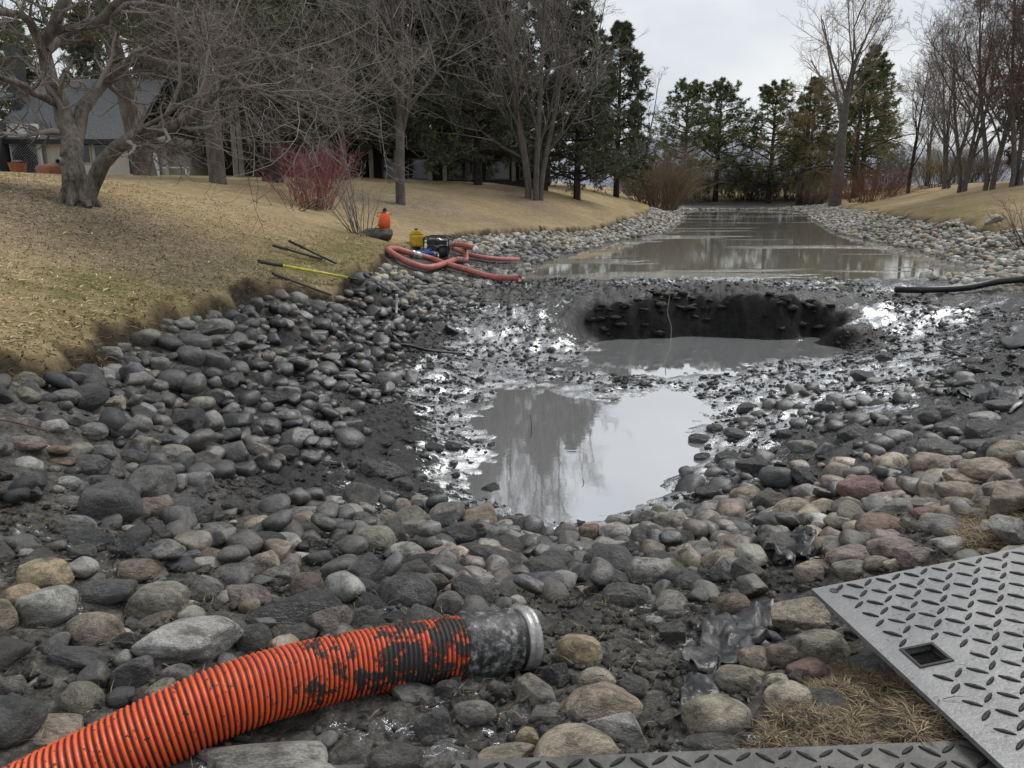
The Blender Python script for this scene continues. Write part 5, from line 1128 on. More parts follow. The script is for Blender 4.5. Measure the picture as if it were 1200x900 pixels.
def shrub(seed, h, w_, shoots, sub=(4, 3), r0=.012, rt=.004, curve=.05, ang=(3, 32), base=.25):
    r = np.random.default_rng(seed); n = shoots; a = r.uniform(0, 6.283, n); q = np.sqrt(r.random(n)) * base * w_
    p = np.stack([q * np.cos(a), q * np.sin(a), np.full(n, -.08)], 1); el = np.radians(r.uniform(*ang, n)) * (.35 + q / (base * w_ + 1e-6)); a2 = a + r.normal(0, .6, n)
    d = np.stack([np.cos(a2) * np.sin(el), np.sin(a2) * np.sin(el), np.cos(el)], 1); L = h * r.uniform(.55, 1.12, n); out = [p]
    for s in range(6):
        d = d + .07 * r.normal(size=d.shape); d[:, 2] += curve; d /= np.linalg.norm(d, axis=1, keepdims=True); p = p + d * (L / 6)[:, None]; out.append(p)
    P = np.stack(out, 1); Rr = np.linspace(1, .3, 7)[None] * (r0 * r.uniform(.6, 1.3, n))[:, None]
    A, RA = sprout(P, Rr, sub[0], r, .25, .95, (15, 42), .42, 5, curve, .10, .6, rt * 1.2, .4)
    Bq, RB = sprout(A, RA, sub[1], r, .2, 1., (15, 45), .5, 4, curve, .12, .7, rt, .3)
    return merge_tubes('stems', [(P, Rr, 5)]), merge_tubes('twigs', [(A, RA, 3), (Bq, RB, 3)])
def shrub_obj(name, loc, meshes, mats, label, cat='shrub', group=None, rz=0, s=(1, 1, 1)):
    root = empty(name, loc, rz); root.scale = s; link('stems', meshes[0], mats[0], root); tw_ = link('twigs', meshes[1], mats[1], root); tw_['kind'] = 'stuff'; return tag(root, label, cat, group)
def base_at(px, d, dz=0):
    """ground point below image column px at camera depth d"""
    X = (px - 600) / F * d; Yv = d / CP_
    for _ in range(4):
        z = gz(X, Yv); Yv = (d + (z - CAM[2]) * SP) / CP_
    return (X, Yv, gz(X, Yv) + dz)

# crab apple on the near lawn, limbs laid out by hand
def apple():
    d0 = 13.0; b = np.array(base_at(92, d0)); r = np.random.default_rng(41)
    def L(pix, offs, rad):
        P = np.array([at_depth(x, y, d0 + o) for (x, y), o in zip(pix, offs)]) - b; return smooth_path(P, 10), np.interp(np.linspace(0, 1, 10), np.linspace(0, 1, len(rad)), np.array(rad) * d0 / F)
    ls = [L([(91, 258), (89, 228), (87, 198), (84, 172), (76, 140), (66, 108)], [0, 0, 0, .1, .2, .2], [17.5, 14, 12.5, 12, 10.5, 9]),
          L([(97, 246), (108, 212), (124, 184), (150, 164), (186, 152), (214, 146), (240, 118), (280, 104)], [0, -.1, -.2, -.4, -.6, -.8, -1., -1.2], [10.5, 9, 8.2, 7.5, 6.5, 5.5, 4, 2]),
          L([(85, 176), (93, 142), (108, 112), (134, 82), (165, 66), (192, 44), (226, 20)], [.1, .3, .5, .8, 1, 1.3, 1.6], [8.5, 8, 7.2, 6, 5, 4, 2]),
          L([(68, 118), (56, 86), (51, 52), (68, 22), (84, -30), (90, -90)], [.2, .2, .1, 0, -.2, -.4], [9, 8, 7, 6, 4.5, 2]),
          L([(54, 78), (42, 34), (22, 16), (-24, 12), (-80, -10)], [.2, -.2, -.6, -1, -1.3], [6, 5, 4.4, 3.4, 2]),
          L([(53, 60), (76, 40), (112, 28), (150, 6), (192, 8), (240, 22)], [.1, .4, .6, .9, 1.2, 1.4], [6.5, 6, 5, 4, 3, 1.6]),
          L([(190, 46), (250, 52), (320, 66), (390, 92), (452, 128)], [1.3, .9, .5, .2, 0], [4, 3.4, 2.6, 1.9, 1]),
          L([(165, 66), (220, 78), (275, 96), (330, 122), (385, 146)], [1.0, .2, -.5, -1, -1.4], [4.2, 3.5, 2.6, 1.8, 1]),
          L([(152, 164), (200, 128), (262, 104), (330, 112), (400, 132)], [-.4, -1.2, -1.8, -2.2, -2.6], [3, 2.2, 1.6, 1.2, .8]),
          L([(70, 122), (40, 108), (5, 92), (-60, 96)], [.2, -.5, -1.1, -1.8], [5, 4, 3, 1.8]),
          L([(112, 28), (160, -20), (230, -50), (320, -40), (400, 10)], [.6, .3, 0, -.4, -.8], [4.5, 4, 3.2, 2.2, 1.2])]
    T = np.array([l[0] for l in ls]); TR = np.array([l[1] for l in ls])
    # twist and knots
    T[:, 1:-1] += .02 * r.normal(size=T[:, 1:-1].shape)
    A, RA = sprout(T[1:], TR[1:], 13, r, .3, 1., (30, 68), .38, 7, .06, .20, .42, .007, .2)
    A0, RA0 = sprout(T[:1], TR[:1], 5, r, .55, 1., (40, 80), .55, 7, .03, .20, .35, .008, .2)
    A, RA = np.concatenate([A, A0]), np.concatenate([RA, RA0])
    Bq, RB = sprout(A, RA, 9, r, .12, 1., (30, 75), .52, 6, .01, .20, .55, .0045, .3)
    C, RC = sprout(Bq, RB, 5, r, .12, 1., (30, 75), .55, 5, .0, .2, .7, .0032, .3)
    wood = merge_tubes('trunk', [(T, TR, 12)]); fine = merge_tubes('crown', [(A, RA, 6), (Bq, RB, 4), (C, RC, 3)])
    root = empty('crab_apple_tree', tuple(b)); link('trunk', wood, M['bark_apple'], root); link('crown', fine, M['twig_apple'], root)
    fl = MB()
    for k in range(7):
        a = k * .9 + .3; fl.tube([(.05 * math.cos(a), .05 * math.sin(a), .30), (.2 * math.cos(a), .2 * math.sin(a), .06), (.33 * math.cos(a), .33 * math.sin(a), -.08)], [.15, .10, .04], 8)
    fl.build('root_flare', M['bark_apple'], root, True)
    for (kx, ky, kz) in ((-.16, -.15, .66),):
        kn = MB(); kn.tube([(kx, ky + .05, kz), (kx, ky - .005, kz), (kx, ky - .012, kz)], [.075, .06, .035], 12); kn.build('pruning_knot', M['bark_pale'], root, True)
    tag(root, 'gnarled bare crab apple with forked leaning trunk on the near lawn', 'tree')
apple()
# pines behind it
def pine_line(px, d, topx, h, r0, seed, clear, label, spread=3.4, mat='needle', wh=15, per=5, mw='bark_pine', **kw):
    b = base_at(px, d); lean = ((topx - px) / F * d, kw.pop('ly', 0))
    w_, f_ = conifer(seed, h, clear, r0, spread, wh, per, lean=lean, **kw)
    return tree_obj('pine_tree', b, w_, f_, M[mw], M[mat], label, group='evergreens behind the houses' if d > 44 else None)
pine_line(172, 31, 96, 15, .36, 201, .33, 'leaning pine with bare tilted lower trunk in front of the grey roofed house', 4.2, 'needle')
pine_line(256, 24.5, 240, 14, .22, 202, .30, 'straight pine with tall bare grey trunk beside the white aspen stems', 3.2, 'needle_dark')
pine_line(320, 30, 322, 15, .34, 203, .20, 'dark trunked pine standing behind the red shrub', 4.4, 'needle_dark', mw='bark_dark')
# evergreen wall: shared meshes
cA = conifer(301, 16, .12, .26, 5.0, 20, 7, ln=.30, wd=.034, nper=8); cB = conifer(302, 16, .14, .26, 4.6, 18, 7, ln=.30, wd=.034, nper=8, shape=.6); cC = conifer(303, 13, .22, .22, 4.4, 15, 5, sub=6, ln=.26, wd=.024, nper=9, shape=.5, tip=.8, droop=-.01)
def put_con(ms, px, d, s, rz, mat, label, group='evergreens behind the houses', mw='bark_dark', name='evergreen_tree', sxy=None):
    o = tree_obj(name, base_at(px, d), ms[0], ms[1], M[mw], M[mat], label, 'tree', group, rz, s)
    if sxy: o.scale = (s * sxy, s * sxy, s)
    for ch in o.children:
        ch.material_slots[0].link = 'OBJECT'; ch.material_slots[0].material = M[mw] if ch.name.startswith('trunk') else M[mat]
    return o
EVL = ['tall evergreen beside the chimney end of the grey roofed house', 'lighter green evergreen above the grey roof of the pale house', 'tall dark evergreen behind the leaning pine', 'tall dark evergreen behind the white porch gable', 'tall dark evergreen behind the white aspen stems', 'lighter green evergreen above the railed deck', 'tall dark evergreen between the railed deck and the forked maple',
       'tallest dark evergreen straight behind the forked maple', 'tall dark evergreen above the porch posts', 'tall dark evergreen behind the many stemmed maple on its house side', 'dark evergreen behind the many stemmed maple on its pond side']
for i, (px, d, s, rz, ms, mt) in enumerate([(-60, 62, .8, .3, cA, 'needle_dark'), (40, 72, .85, 1.2, cB, 'needle'), (118, 70, .9, 2.2, cA, 'needle_dark'), (205, 60, .95, 2.9, cB, 'needle_dark'), (285, 50, 1.15, 3.6, cA, 'needle_dark'), (352, 66, 1.0, 4.1, cB, 'needle'), (408, 52, 1.15, 5.0, cA, 'needle_dark'),
                                        (462, 62, 1.35, .9, cB, 'needle_dark'), (520, 54, 1.2, 1.9, cA, 'needle_dark'), (578, 66, 1.0, 2.7, cB, 'needle_dark'), (640, 56, 1.0, 3.9, cA, 'needle_dark')]):
    put_con(ms, px, d, s, rz, mt, EVL[i])
for i, (px, d, s, rz, ms, lab) in enumerate([(300, 41, .8, .2, cA, 'dark low sweeping evergreen beside the brown house deck'), (392, 42, .85, 1.4, cB, 'dark evergreen at the far end of the brown house deck'), (560, 43, .8, 2.6, cA, 'dark low sweeping evergreen before the porch posts'), (500, 50, 1.1, 4.0, cA, 'evergreen rising right behind the porch house'), (222, 54, .9, 5.0, cB, 'dark evergreen beside the white porch gable')]):
    put_con(ms, px, d, s, rz, 'needle_dark', lab)
put_con(cA, 676, 45, .68, .4, 'needle_dark', 'low branched dark evergreen with a bare trunk foot at the pond lawn edge', None)
put_con(cB, 722, 62, .80, 2.1, 'needle_dark', 'grey green evergreen between the maple and the tan thicket', None)
put_con(cC, 800, 92, 1.02, .5, 'needle', 'tall open crowned pine left of its twin at the pond head', 'pines at the pond head', 'bark_grey', 'pine_tree', 1.3)
put_con(cC, 838, 96, 1.04, 2.5, 'needle', 'bushy pine right of its twin at the pond head', 'pines at the pond head', 'bark_dark', 'pine_tree', 1.3)
put_con(cC, 900, 92, 1.0, 4.0, 'needle', 'pine beside the drooping olive willow', 'pines at the pond head', 'bark_dark', 'pine_tree', 1.3)
put_con(cA, 1008, 92, 1.0, 1.0, 'needle', 'wide bright green evergreen behind the cottonwood', None, 'bark_dark', 'evergreen_tree', 1.15)
put_con(cB, 945, 98, .88, 2.0, 'needle_olive', 'olive evergreen behind the drooping willow', None, 'bark_dark')
put_con(cA, 1262, 52, 1.3, 2.0, 'needle_rust', 'tall bronze tinged evergreen at the edge of the right lawn', None, 'bark_dark', 'evergreen_tree', .9)

# leafless trees
mA = deciduous(401, 11.5, 2.4, .15, 18, 6.6, (10, 8, 6), .05, .0055, stems=1)
mB = deciduous(402, 14, 2.4, .16, 10, 8.0, (10, 7, 6), .09, .007, stems=4, up=(15, 48))
mC = deciduous(403, 12, 2.6, .14, 14, 5.2, (8, 7, 4), .08, .008, stems=1)
tree_obj('maple_tree', base_at(470, 29.5), mA[0], mA[1], M['bark_grey'], M['twig_grey'], 'bare grey maple with a forked stem between the red shrub and the pump', 'tree')
tree_obj('maple_tree', base_at(626, 40), mB[0], mB[1], M['bark_grey'], M['twig_grey'], 'widest bare many stemmed maple spreading over the pond lawn', 'tree')
def put_dec(ms, px, d, s, rz, mw, mf, label, group=None, name='bare_tree', dz=0):
    o = tree_obj(name, base_at(px, d, dz), ms[0], ms[1], M[mw], M[mf], label, 'tree', group, rz, s)
    for ch in o.children:
        ch.material_slots[0].link = 'OBJECT'; ch.material_slots[0].material = M[mw] if ch.name.startswith('trunk') else M[mf]
    return o
put_dec(mC, 548, 44, .85, 1, 'bark_grey', 'twig_grey', 'thin bare tree standing among the evergreens behind the forked maple')
put_dec(mC, 404, 37, .9, 3, 'bark_grey', 'twig_grey', 'thin bare tree behind the red shrub')
pl = deciduous(404, 13, 5.5, .11, 5, 3.0, (5, 5, 4), .14, .007, lean=(1.2, 0), up=(12, 35))
put_dec(pl, 752, 80, 1.05, 0, 'bark_pale', 'twig_pale', 'slender pale bare tree leaning right above the tan thicket')
put_dec(pl, 738, 78, .98, 1.0, 'bark_pale', 'twig_pale', 'slender pale bare tree beside the grey green evergreen')
cw = deciduous(405, 18, 9.5, .50, 13, 10.5, (9, 8, 5), .09, .011, lean=(.3, 0), up=(18, 50))
tree_obj('cottonwood_tree', base_at(978, 74), cw[0], cw[1], M['bark_grey'], M['twig_pale'], 'tallest bare cottonwood with thick grey trunk at the pond head', 'tree', s=.93)
wl = deciduous(406, 11, 3.0, .22, 16, 6.0, (9, 9, 5), -.12, .010, up=(40, 75))
put_dec(wl, 936, 86, 1.35, 0, 'bark_dark', 'twig_olive', 'drooping olive gold willow left of the cottonwood', name='willow_tree')
put_dec(wl, 1000, 80, 1.2, 2, 'bark_dark', 'twig_olive', 'drooping olive willow behind the cottonwood trunk', name='willow_tree')
rt = deciduous(407, 13, 2.4, .15, 12, 6.4, (9, 7, 5), .08, .008, stems=3, up=(12, 48))
put_dec(rt, 1160, 46, 1.0, .4, 'bark_grey', 'twig_brown', 'many stemmed bare red brown tree on the right lawn crest')
put_dec(rt, 1128, 50, .9, 2.3, 'bark_grey', 'twig_grey', 'bare grey tree left of the many stemmed one on the right lawn')
put_dec(mA, 1215, 40, 1.0, 4.3, 'bark_grey', 'twig_brown', 'bare red brown tree beside the bronze evergreen')
put_dec(rt, 1190, 44, 1.0, 5.2, 'bark_grey', 'twig_brown', 'dense bare brown tree between the many stemmed tree and the bronze evergreen')
put_dec(rt, 1108, 62, .95, 3.7, 'bark_grey', 'twig_grey', 'dense bare grey tree behind the right lawn trees')
put_dec(mC, 1064, 66, .92, 5.1, 'bark_dark', 'twig_grey', 'slim single stemmed bare tree between the rust bush and the right lawn')
put_dec(mC, 1085, 78, .95, 1.4, 'bark_grey', 'twig_brown', 'slim bare tree behind the right lawn crest')
r_ = np.random.default_rng(77)
for i, px in enumerate([735, 765, 786, 812, 828, 858, 876, 894, 918, 942, 966, 1000, 1030, 1056, 1092, 1112, 1140, 1180]):
    put_dec((mC, pl, mA)[i % 3], px + r_.uniform(-6, 6), r_.uniform(104, 135), r_.uniform(.55, .8), r_.uniform(0, 6), 'bark_grey', ('twig_grey', 'twig_brown', 'twig_grey', 'twig_pale')[i % 4], 'bare tree in the far wood beyond the pond head', 'bare trees beyond the pond head')
# far shore brush, each bush its own
br = [shrub(501, 4.2, 5.5, 120, (6, 5), .02, .009, .02, (5, 45), .4), shrub(502, 5.2, 5.0, 110, (6, 5), .022, .009, .03, (4, 40), .4)]
for i, (px, d, s, rz, k, mt, lab) in enumerate([(868, 98, .9, 0, 0, 'twig_grey', 'grey bare bush on the far shore below the bushy pine'), (888, 102, .85, 1, 1, 'twig_brown', 'brownish bare bush on the far shore below the pine beside the willow'), (846, 100, .8, 2, 1, 'twig_grey', 'grey upright bare bush on the far shore under the twin pines'),
        (912, 100, .75, 3, 0, 'twig_grey', 'low grey bush on the far shore left of the willow'), (1098, 72, .7, 4, 0, 'twig_olive', 'low olive bush behind the right lawn'), (952, 86, .6, 5, 0, 'twig_tan', 'low tan bush at the foot of the willow'), (820, 96, .7, 2.5, 0, 'twig_brown', 'brown bush between the twin pine trunks'), (1042, 82, .7, 1.2, 1, 'twig_grey', 'grey bush behind the rust bush'), (780, 99, .9, .7, 1, 'twig_grey', 'grey bush showing behind the tan thicket'), (804, 101, .9, 1.7, 0, 'twig_grey', 'grey bush left of the open crowned pine trunk'), (878, 96, 1., 2.2, 1, 'twig_brown', 'tall brown bush between the bushy pine and the pine beside the willow'), (925, 97, .95, 3.3, 1, 'twig_grey', 'tall grey bush behind the olive willow'), (962, 97, .9, 4.4, 0, 'twig_brown', 'brown bush just left of the cottonwood trunk'), (748, 88, .9, 5.1, 0, 'twig_grey', 'grey bush between the grey green evergreen and the tan thicket'), (1120, 80, .8, .4, 1, 'twig_grey', 'grey bush behind the right lawn trees'), (1150, 76, .8, 1.9, 0, 'twig_brown', 'brown bush at the right lawn crest behind the many stemmed tree')]):
    o = shrub_obj('bush', base_at(px, d, -.1), br[k], (M['bark_dark'], M['twig_grey']), lab, 'bush', 'bare bushes along the far shore', rz, (s, s, s))
    for ch in o.children: ch.material_slots[0].link = 'OBJECT'; ch.material_slots[0].material = M['bark_dark'] if ch.name.startswith('stems') else M[mt]
shrub_obj('willow_thicket', base_at(772, 68), shrub(503, 5.0, 5.0, 260, (5, 4), .022, .009, .02, (5, 38), .32), (M['twig_tan'], M['twig_tan']), 'dense tan brown thicket of fine shoots at the left shore', 'shrub')
shrub_obj('rust_bush', base_at(1020, 66), shrub(504, 2.9, 5.0, 170, (5, 4), .018, .008, -.015, (10, 52), .36), (M['twig_rust'], M['twig_rust']), 'wide rust brown bush on the right shore beside the cottonwood', 'shrub')
shrub_obj('dogwood_shrub', base_at(368, 24), shrub(505, 1.9, 2.6, 130, (4, 3), .009, .0042, .02, (4, 36), .24), (M['twig_red'], M['twig_red']), 'red stemmed dogwood shrub on the lawn near the pump', 'shrub')
shrub_obj('bare_shrub', base_at(424, 20.5), shrub(506, 1.9, 1.5, 20, (4, 3), .012, .0045, .01, (8, 48), .14), (M['bark_grey'], M['twig_grey']), 'sparse grey leafless shrub between the dogwood and the orange container', 'shrub')
shrub_obj('bare_shrub', base_at(340, 22), shrub(507, .95, 2.0, 14, (3, 2), .012, .0045, -.06, (30, 75), .2), (M['bark_dark'], M['twig_grey']), 'low arching grey shrub at the foot of the red dogwood', 'shrub')
shrub_obj('bare_shrub', base_at(1204, 24), shrub(508, 1.9, 1.6, 12, (5, 4), .012, .0045, -.02, (10, 50), .15), (M['bark_dark'], M['twig_brown']), 'twiggy brown shrub at the top of the right stone bank', 'shrub')
# aspens and a stump
asp = [(262, 36, 9), (277, 37, 10), (284, 37.5, 10)]
am = deciduous(409, 10, 6.0, .10, 5, 2.4, (5, 4, 3), .12, .006, up=(15, 40))
for px, d, h in asp: put_dec(am, px, d, h / 10, px * .1, 'bark_pale', 'twig_pale', 'slim white barked aspen stem beside the straight pine', 'white aspen stems', 'aspen_tree')

# ------------------------------------------------------------------ houses
M['siding'] = plain('cream_siding', (.60, .57, .49), .7, .08, 3); M['siding_w'] = plain('white_siding', (.80, .82, .83), .65, .06, 3); M['wall_dark'] = plain('dark_wall', (.045, .045, .05), .8, .15, 3); M['wall_brown'] = plain('brown_wall', (.07, .058, .05), .85, .2, 2)
M['shingle'] = plain('grey_shingles', (.10, .105, .11), .9, .3, 9, .5); M['shingle_d'] = plain('dark_shingles', (.04, .037, .035), .9, .3, 9, .5); M['trim'] = plain('dark_trim', (.02, .02, .022), .6, .2, 4); M['post'] = plain('pale_post', (.42, .40, .36), .7, .1, 4); M['terra'] = plain('terracotta', (.25, .10, .06), .8, .2, 8, .2)
m_ = Mat('window_glass'); M['glass'] = m_.fin((.02, .024, .028), .06, None, .6)
def siding(mb, x0, x1, y, z0, z1, step=.16):
    z = z0
    while z < z1 - 1e-3:
        t = min(z + step, z1); mb.add([(x0, y - .025, z), (x1, y - .025, z), (x1, y - .005, t), (x0, y - .005, t), (x0, y + .05, z), (x1, y + .05, z), (x1, y + .05, t), (x0, y + .05, t)], [[(0, 1, 2, 3), (4, 7, 6, 5), (0, 4, 5, 1), (3, 2, 6, 7), (0, 3, 7, 4), (1, 5, 6, 2)]]); z = t
def gable_roof(mb, x0, x1, y0, y1, ze, zr, over=.4, th=.12):
    ym = (y0 + y1) / 2
    for ya, s in ((y0 - over, 1), (y1 + over, -1)):
        zl = ze - over * (zr - ze) / (ym - y0)
        mb.add([(x0 - over, ya, zl), (x1 + over, ya, zl), (x1 + over, ym, zr), (x0 - over, ym, zr), (x0 - over, ya, zl + th), (x1 + over, ya, zl + th), (x1 + over, ym, zr + th), (x0 - over, ym, zr + th)], [[(0, 1, 2, 3), (4, 7, 6, 5), (0, 4, 5, 1), (2, 6, 7, 3), (0, 3, 7, 4), (1, 5, 6, 2)]])
def hx(px, d): return (px - 600) / F * d
def hz(py, d): return CAM[2] + (218 - py) / F * d
def house_a():
    d = 41.0; Y = d + 1.2; zb = 2.6
    X = lambda p: hx(p, d)
    root = empty('house', (X(100), Y, zb)); o = Vector((X(100), Y, zb))
    def B(mb, name, mat, par=root):
        me = mb.mesh(name); me.transform(Matrix.Translation(-o)); ob = link(name, me, mat); ob.parent = par; 
        return ob
    ze, zr = hz(163, d), hz(104, d + 5)
    m = MB(); siding(m, X(62), X(156), Y, zb, ze); B(m, 'front_wall', M['siding'])
    m = MB(); m.box((X(22), Y + .06, zb), (X(200), Y + 9, ze)); B(m, 'core_wall', M['siding'])
    m = MB(); gable_roof(m, X(16), X(150), Y, Y + 10, ze + .02, zr, .6); rf = B(m, 'roof', M['shingle'])
    m = MB(); m.box((X(14), Y - .66, ze - .42), (X(154), Y - .58, ze - .18)); B(m, 'gutter', M['trim'], rf)
    m = MB(); m.box((X(3), Y + 2, ze + .5), (X(12), Y + 3, hz(55, d))); B(m, 'chimney', M['wall_dark'], rf)
    # dark projecting wing and white gable
    m = MB(); m.box((X(-60), Y - 3.4, zb), (X(22), Y - .03, hz(143, d - 3))); B(m, 'garage_wall', M['wall_dark'])
    m = MB(); m.prism([(X(-62), Y - 3.9, hz(140, d - 3)), (X(27), Y - 3.9, hz(140, d - 3)), (X(27), Y + .5, hz(118, d)), (X(-62), Y + .5, hz(118, d))], (0, 0, .14)); B(m, 'wing_roof', M['shingle'])
    m = MB(); siding(m, X(24), X(60), Y - .3, zb, hz(150, d)); B(m, 'white_wall', M['siding_w'])
    m = MB(); siding(m, X(166), X(192), Y - .2, zb, hz(168, d)); B(m, 'porch_wall', M['siding_w'])
    m = MB(); m.prism([(X(158), Y - .7, hz(176, d)), (X(204), Y - .7, hz(176, d)), (X(181), Y - .7, hz(158, d))], (0, 8, 0)); B(m, 'porch_roof', M['shingle'])
    for a, b, t, u in ((119, 135, 170, 192), (96, 112, 170, 192)):
        fr = MB(); fr.box((X(a) - .08, Y - .09, hz(u, d) - .08), (X(b) + .08, Y - .028, hz(t, d) + .08)); w_ = B(fr, 'window', M['post'])
        g = MB(); g.box((X(a), Y - .12, hz(u, d)), (X(b), Y - .093, hz(t, d))); B(g, 'pane', M['glass'], w_)
    g = MB(); g.box((X(159), Y - .33, zb), (X(165), Y - .05, hz(176, d))); B(g, 'door', M['wall_dark'])
    # lattice screen
    lat = MB(); la, lb, lz0, lz1 = X(30), X(58), zb + .2, hz(171, d)
    n_ = 9
    for k in range(-n_, n_ * 2):
        s = (lb - la) / n_; h_ = lz1 - lz0
        for sg in (1, -1):
            xa = la + k * s; xb = xa + sg * h_; pa, pb = (xa, lz0), (xb, lz1)
            def clip(p, q):
                t0, t1 = 0., 1.; dx = q[0] - p[0]
                ta, tb = (la - p[0]) / dx, (lb - p[0]) / dx; t0, t1 = max(t0, min(ta, tb)), min(t1, max(ta, tb)); return None if t1 - t0 < .02 else ((p[0] + dx * t0, p[1] + (q[1] - p[1]) * t0), (p[0] + dx * t1, p[1] + (q[1] - p[1]) * t1))
            c = clip(pa, pb)
            if c: lat.tube([(c[0][0], Y - .62 + .02 * sg, c[0][1]), (c[1][0], Y - .62 + .02 * sg, c[1][1])], .025, 4)
    tag(B(lat, 'lattice_screen', M['trim']), kind='stuff')
    tag(root, 'low house with grey shingle roof and pale siding behind the crab apple', 'house')
house_a()
def house_b():
    d = 47; Y = d + 1; zb = 2.0; X = lambda p: hx(p, d); root = empty('house', (X(510), Y, zb)); o = Vector((X(510), Y, zb))
    def B(mb, name, mat, par=root):
        me = mb.mesh(name); me.transform(Matrix.Translation(-o)); ob = link(name, me, mat); ob.parent = par; return ob
    ze = hz(176, d); m = MB(); m.box((X(432), Y + 2.2, zb), (X(640), Y + 9, ze)); B(m, 'wall', M['wall_brown'])
    m = MB(); gable_roof(m, X(428), X(644), Y + .4, Y + 10, ze + .05, ze + 1.2, .5); B(m, 'roof', M['shingle_d'])
    m = MB(); m.box((X(430), Y - .05, zb - .5), (X(642), Y + 2.18, hz(213, d))); B(m, 'terrace', M['wall_brown'])
    for px in (437, 466, 505, 522, 560, 602, 636):
        m = MB(); m.box((X(px) - .12, Y + .15, hz(213, d)), (X(px) + .12, Y + .4, ze - .1)); B(m, 'post', M['post'])
    for a, b in ((445, 462), (476, 500), (530, 552), (570, 596), (610, 630)):
        f_ = MB(); f_.box((X(a) - .07, Y + 2.12, hz(210, d) - .07), (X(b) + .07, Y + 2.19, hz(188, d) + .07)); w_ = B(f_, 'window', M['post']); g = MB(); g.box((X(a), Y + 2.08, hz(210, d)), (X(b), Y + 2.115, hz(188, d))); B(g, 'pane', M['glass'], w_)
    tag(root, 'dark low house with pale porch posts behind the forked maple', 'house')
house_b()
def house_c():
    d = 46; Y = d + 1; zb = 2.6; X = lambda p: hx(p, d); root = empty('house', (X(330), Y, zb)); o = Vector((X(330), Y, zb))
    def B(mb, name, mat, par=root):
        me = mb.mesh(name); me.transform(Matrix.Translation(-o)); ob = link(name, me, mat); ob.parent = par; return ob
    ze = hz(158, d); m = MB(); siding(m, X(226), X(252), Y + .8, zb, hz(172, d)); B(m, 'end_wall', M['siding']); m = MB(); m.box((X(226), Y + 1.6, zb), (X(420), Y + 8, ze)); B(m, 'wall', M['wall_brown'])
    m = MB(); gable_roof(m, X(222), X(424), Y + .2, Y + 9.5, ze + .05, ze + 1.2, .5); B(m, 'roof', M['shingle_d'])
    m = MB(); m.box((X(318), Y - .6, hz(196, d)), (X(386), Y + 1.55, hz(192, d))); B(m, 'deck', M['post'])
    m = MB(); m.box((X(318), Y - .58, hz(183, d)), (X(386), Y - .5, hz(181, d))); rl = B(m, 'deck_rail', M['post'])
    for px in range(319, 387, 6):
        m = MB(); m.box((X(px) - .04, Y - .57, hz(192.1, d)), (X(px) + .04, Y - .51, hz(183.1, d))); B(m, 'baluster', M['post'], rl)
    for px in (320, 352, 384):
        m = MB(); m.box((X(px) - .1, Y - .5, zb - .6), (X(px) + .1, Y - .3, hz(196.1, d))); B(m, 'post', M['post'])
    for a, b in ((326, 340), (356, 374)):
        f_ = MB(); f_.box((X(a), Y + 1.5, hz(190, d)), (X(b), Y + 1.59, hz(170, d))); B(f_, 'window', M['glass'])
    tag(root, 'brown house with pale railed deck behind the red dogwood', 'house')
house_c()
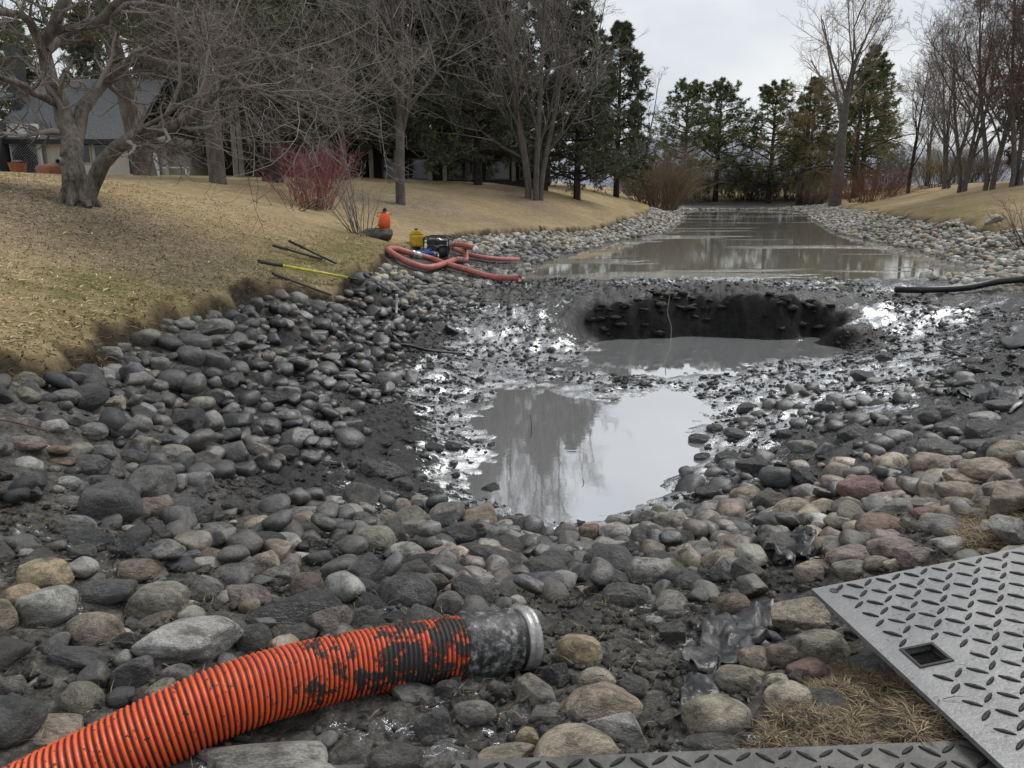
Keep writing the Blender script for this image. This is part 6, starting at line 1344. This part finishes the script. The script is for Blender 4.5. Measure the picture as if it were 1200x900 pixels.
# planters, log, bench in front of the pale house
def pot(px, d, r, h, label):
    b = base_at(px, d, -.02); root = empty('planter', b); m = MB(); pr = [(0, .72), (.1, .8), (.5, .98), (.8, 1.0), (.88, 1.08), (1.0, 1.08), (1.0, .92), (.8, .9)]
    m.tube([(0, 0, h * s) for s, _ in pr[:6]], [r * q for _, q in pr[:6]], 20, True); m.build('pot', M['terra'], root, True)
    v, f = rock_shape(55, 'angular', 3); link('soil', mesh_from('soil', v * [r * .95, r * .95, .1] + [0, 0, h], [f], True), M['stump'], root)
    tag(root, label, 'planter', 'terracotta planters by the house')
pot(22, 36, .36, .52, 'large round terracotta planter beside the lattice screen'); pot(66, 35, .3, .42, 'smaller terracotta planter close to the crab apple trunk')
v, f = rock_shape(77, 'slab', 3); ob = link('boulder', mesh_from('boulder', v * [.75, .45, .3] + [0, 0, .12], [f], True), M['terra']); ob.location = base_at(61, 31); tag(ob, 'low reddish stone block on the lawn behind the crab apple', 'stone')
def bench():
    b = base_at(198, 38); root = empty('garden_bench', b); m = MB(); m.box((-1.1, -.22, .42), (1.1, .22, .48)); m.build('seat', M['white'], root)
    for x in (-.95, .95):
        for y in (-.16, .16): m = MB(); m.box((x - .04, y - .04, -.05), (x + .04, y + .04, .419)); m.build('leg', M['white'], root)
    tag(root, 'long white bench on the lawn crest in front of the house porch', 'bench')
bench()
p = base_at(1166, 30); v, f = rock_shape(31, 'angular', 3); ob = link('boulder', mesh_from('boulder', v * [.34, .26, .2] + [0, 0, .08], [f], True), M['rock_o']); ob.location = p; ob.color = (.5, .47, .42, .05); tag(ob, 'pale boulder sitting on the right lawn above the stone bank', 'stone')
# wooded ridge far behind, distance haze painted into its blue grey colour
n_ = 60; a = np.linspace(-1, 1, n_); X = a * 3200 + 300; top = 120 + 60 * fbm2(a * 4 + 3, a * 0 + .5, 3, 5) + 40 * np.cos(a * 3)
V = np.concatenate([np.stack([X, np.full(n_, 2300.), np.full(n_, -20.)], 1), np.stack([X, np.full(n_, 2700.), top * .6], 1), np.stack([X, np.full(n_, 3200.), top], 1), np.stack([X, np.full(n_, 4000.), np.full(n_, -20.)], 1)])
ii = np.arange(4 * n_).reshape(4, n_); q = np.stack([ii[:-1, :-1], ii[:-1, 1:], ii[1:, 1:], ii[1:, :-1]], -1).reshape(-1, 4)
m_ = Mat('haze_tinted_ridge'); c = m_.ramp(m_.noise(.006, 6, .65), [(.4, (.13, .15, .19)), (.62, (.36, .39, .45))]); M['ridge'] = m_.fin(c, .95)
ob = link('hills', mesh_from('hills', V, [q], True), M['ridge']); tag(ob, 'distant blue grey ridge beyond the trees', kind='structure')
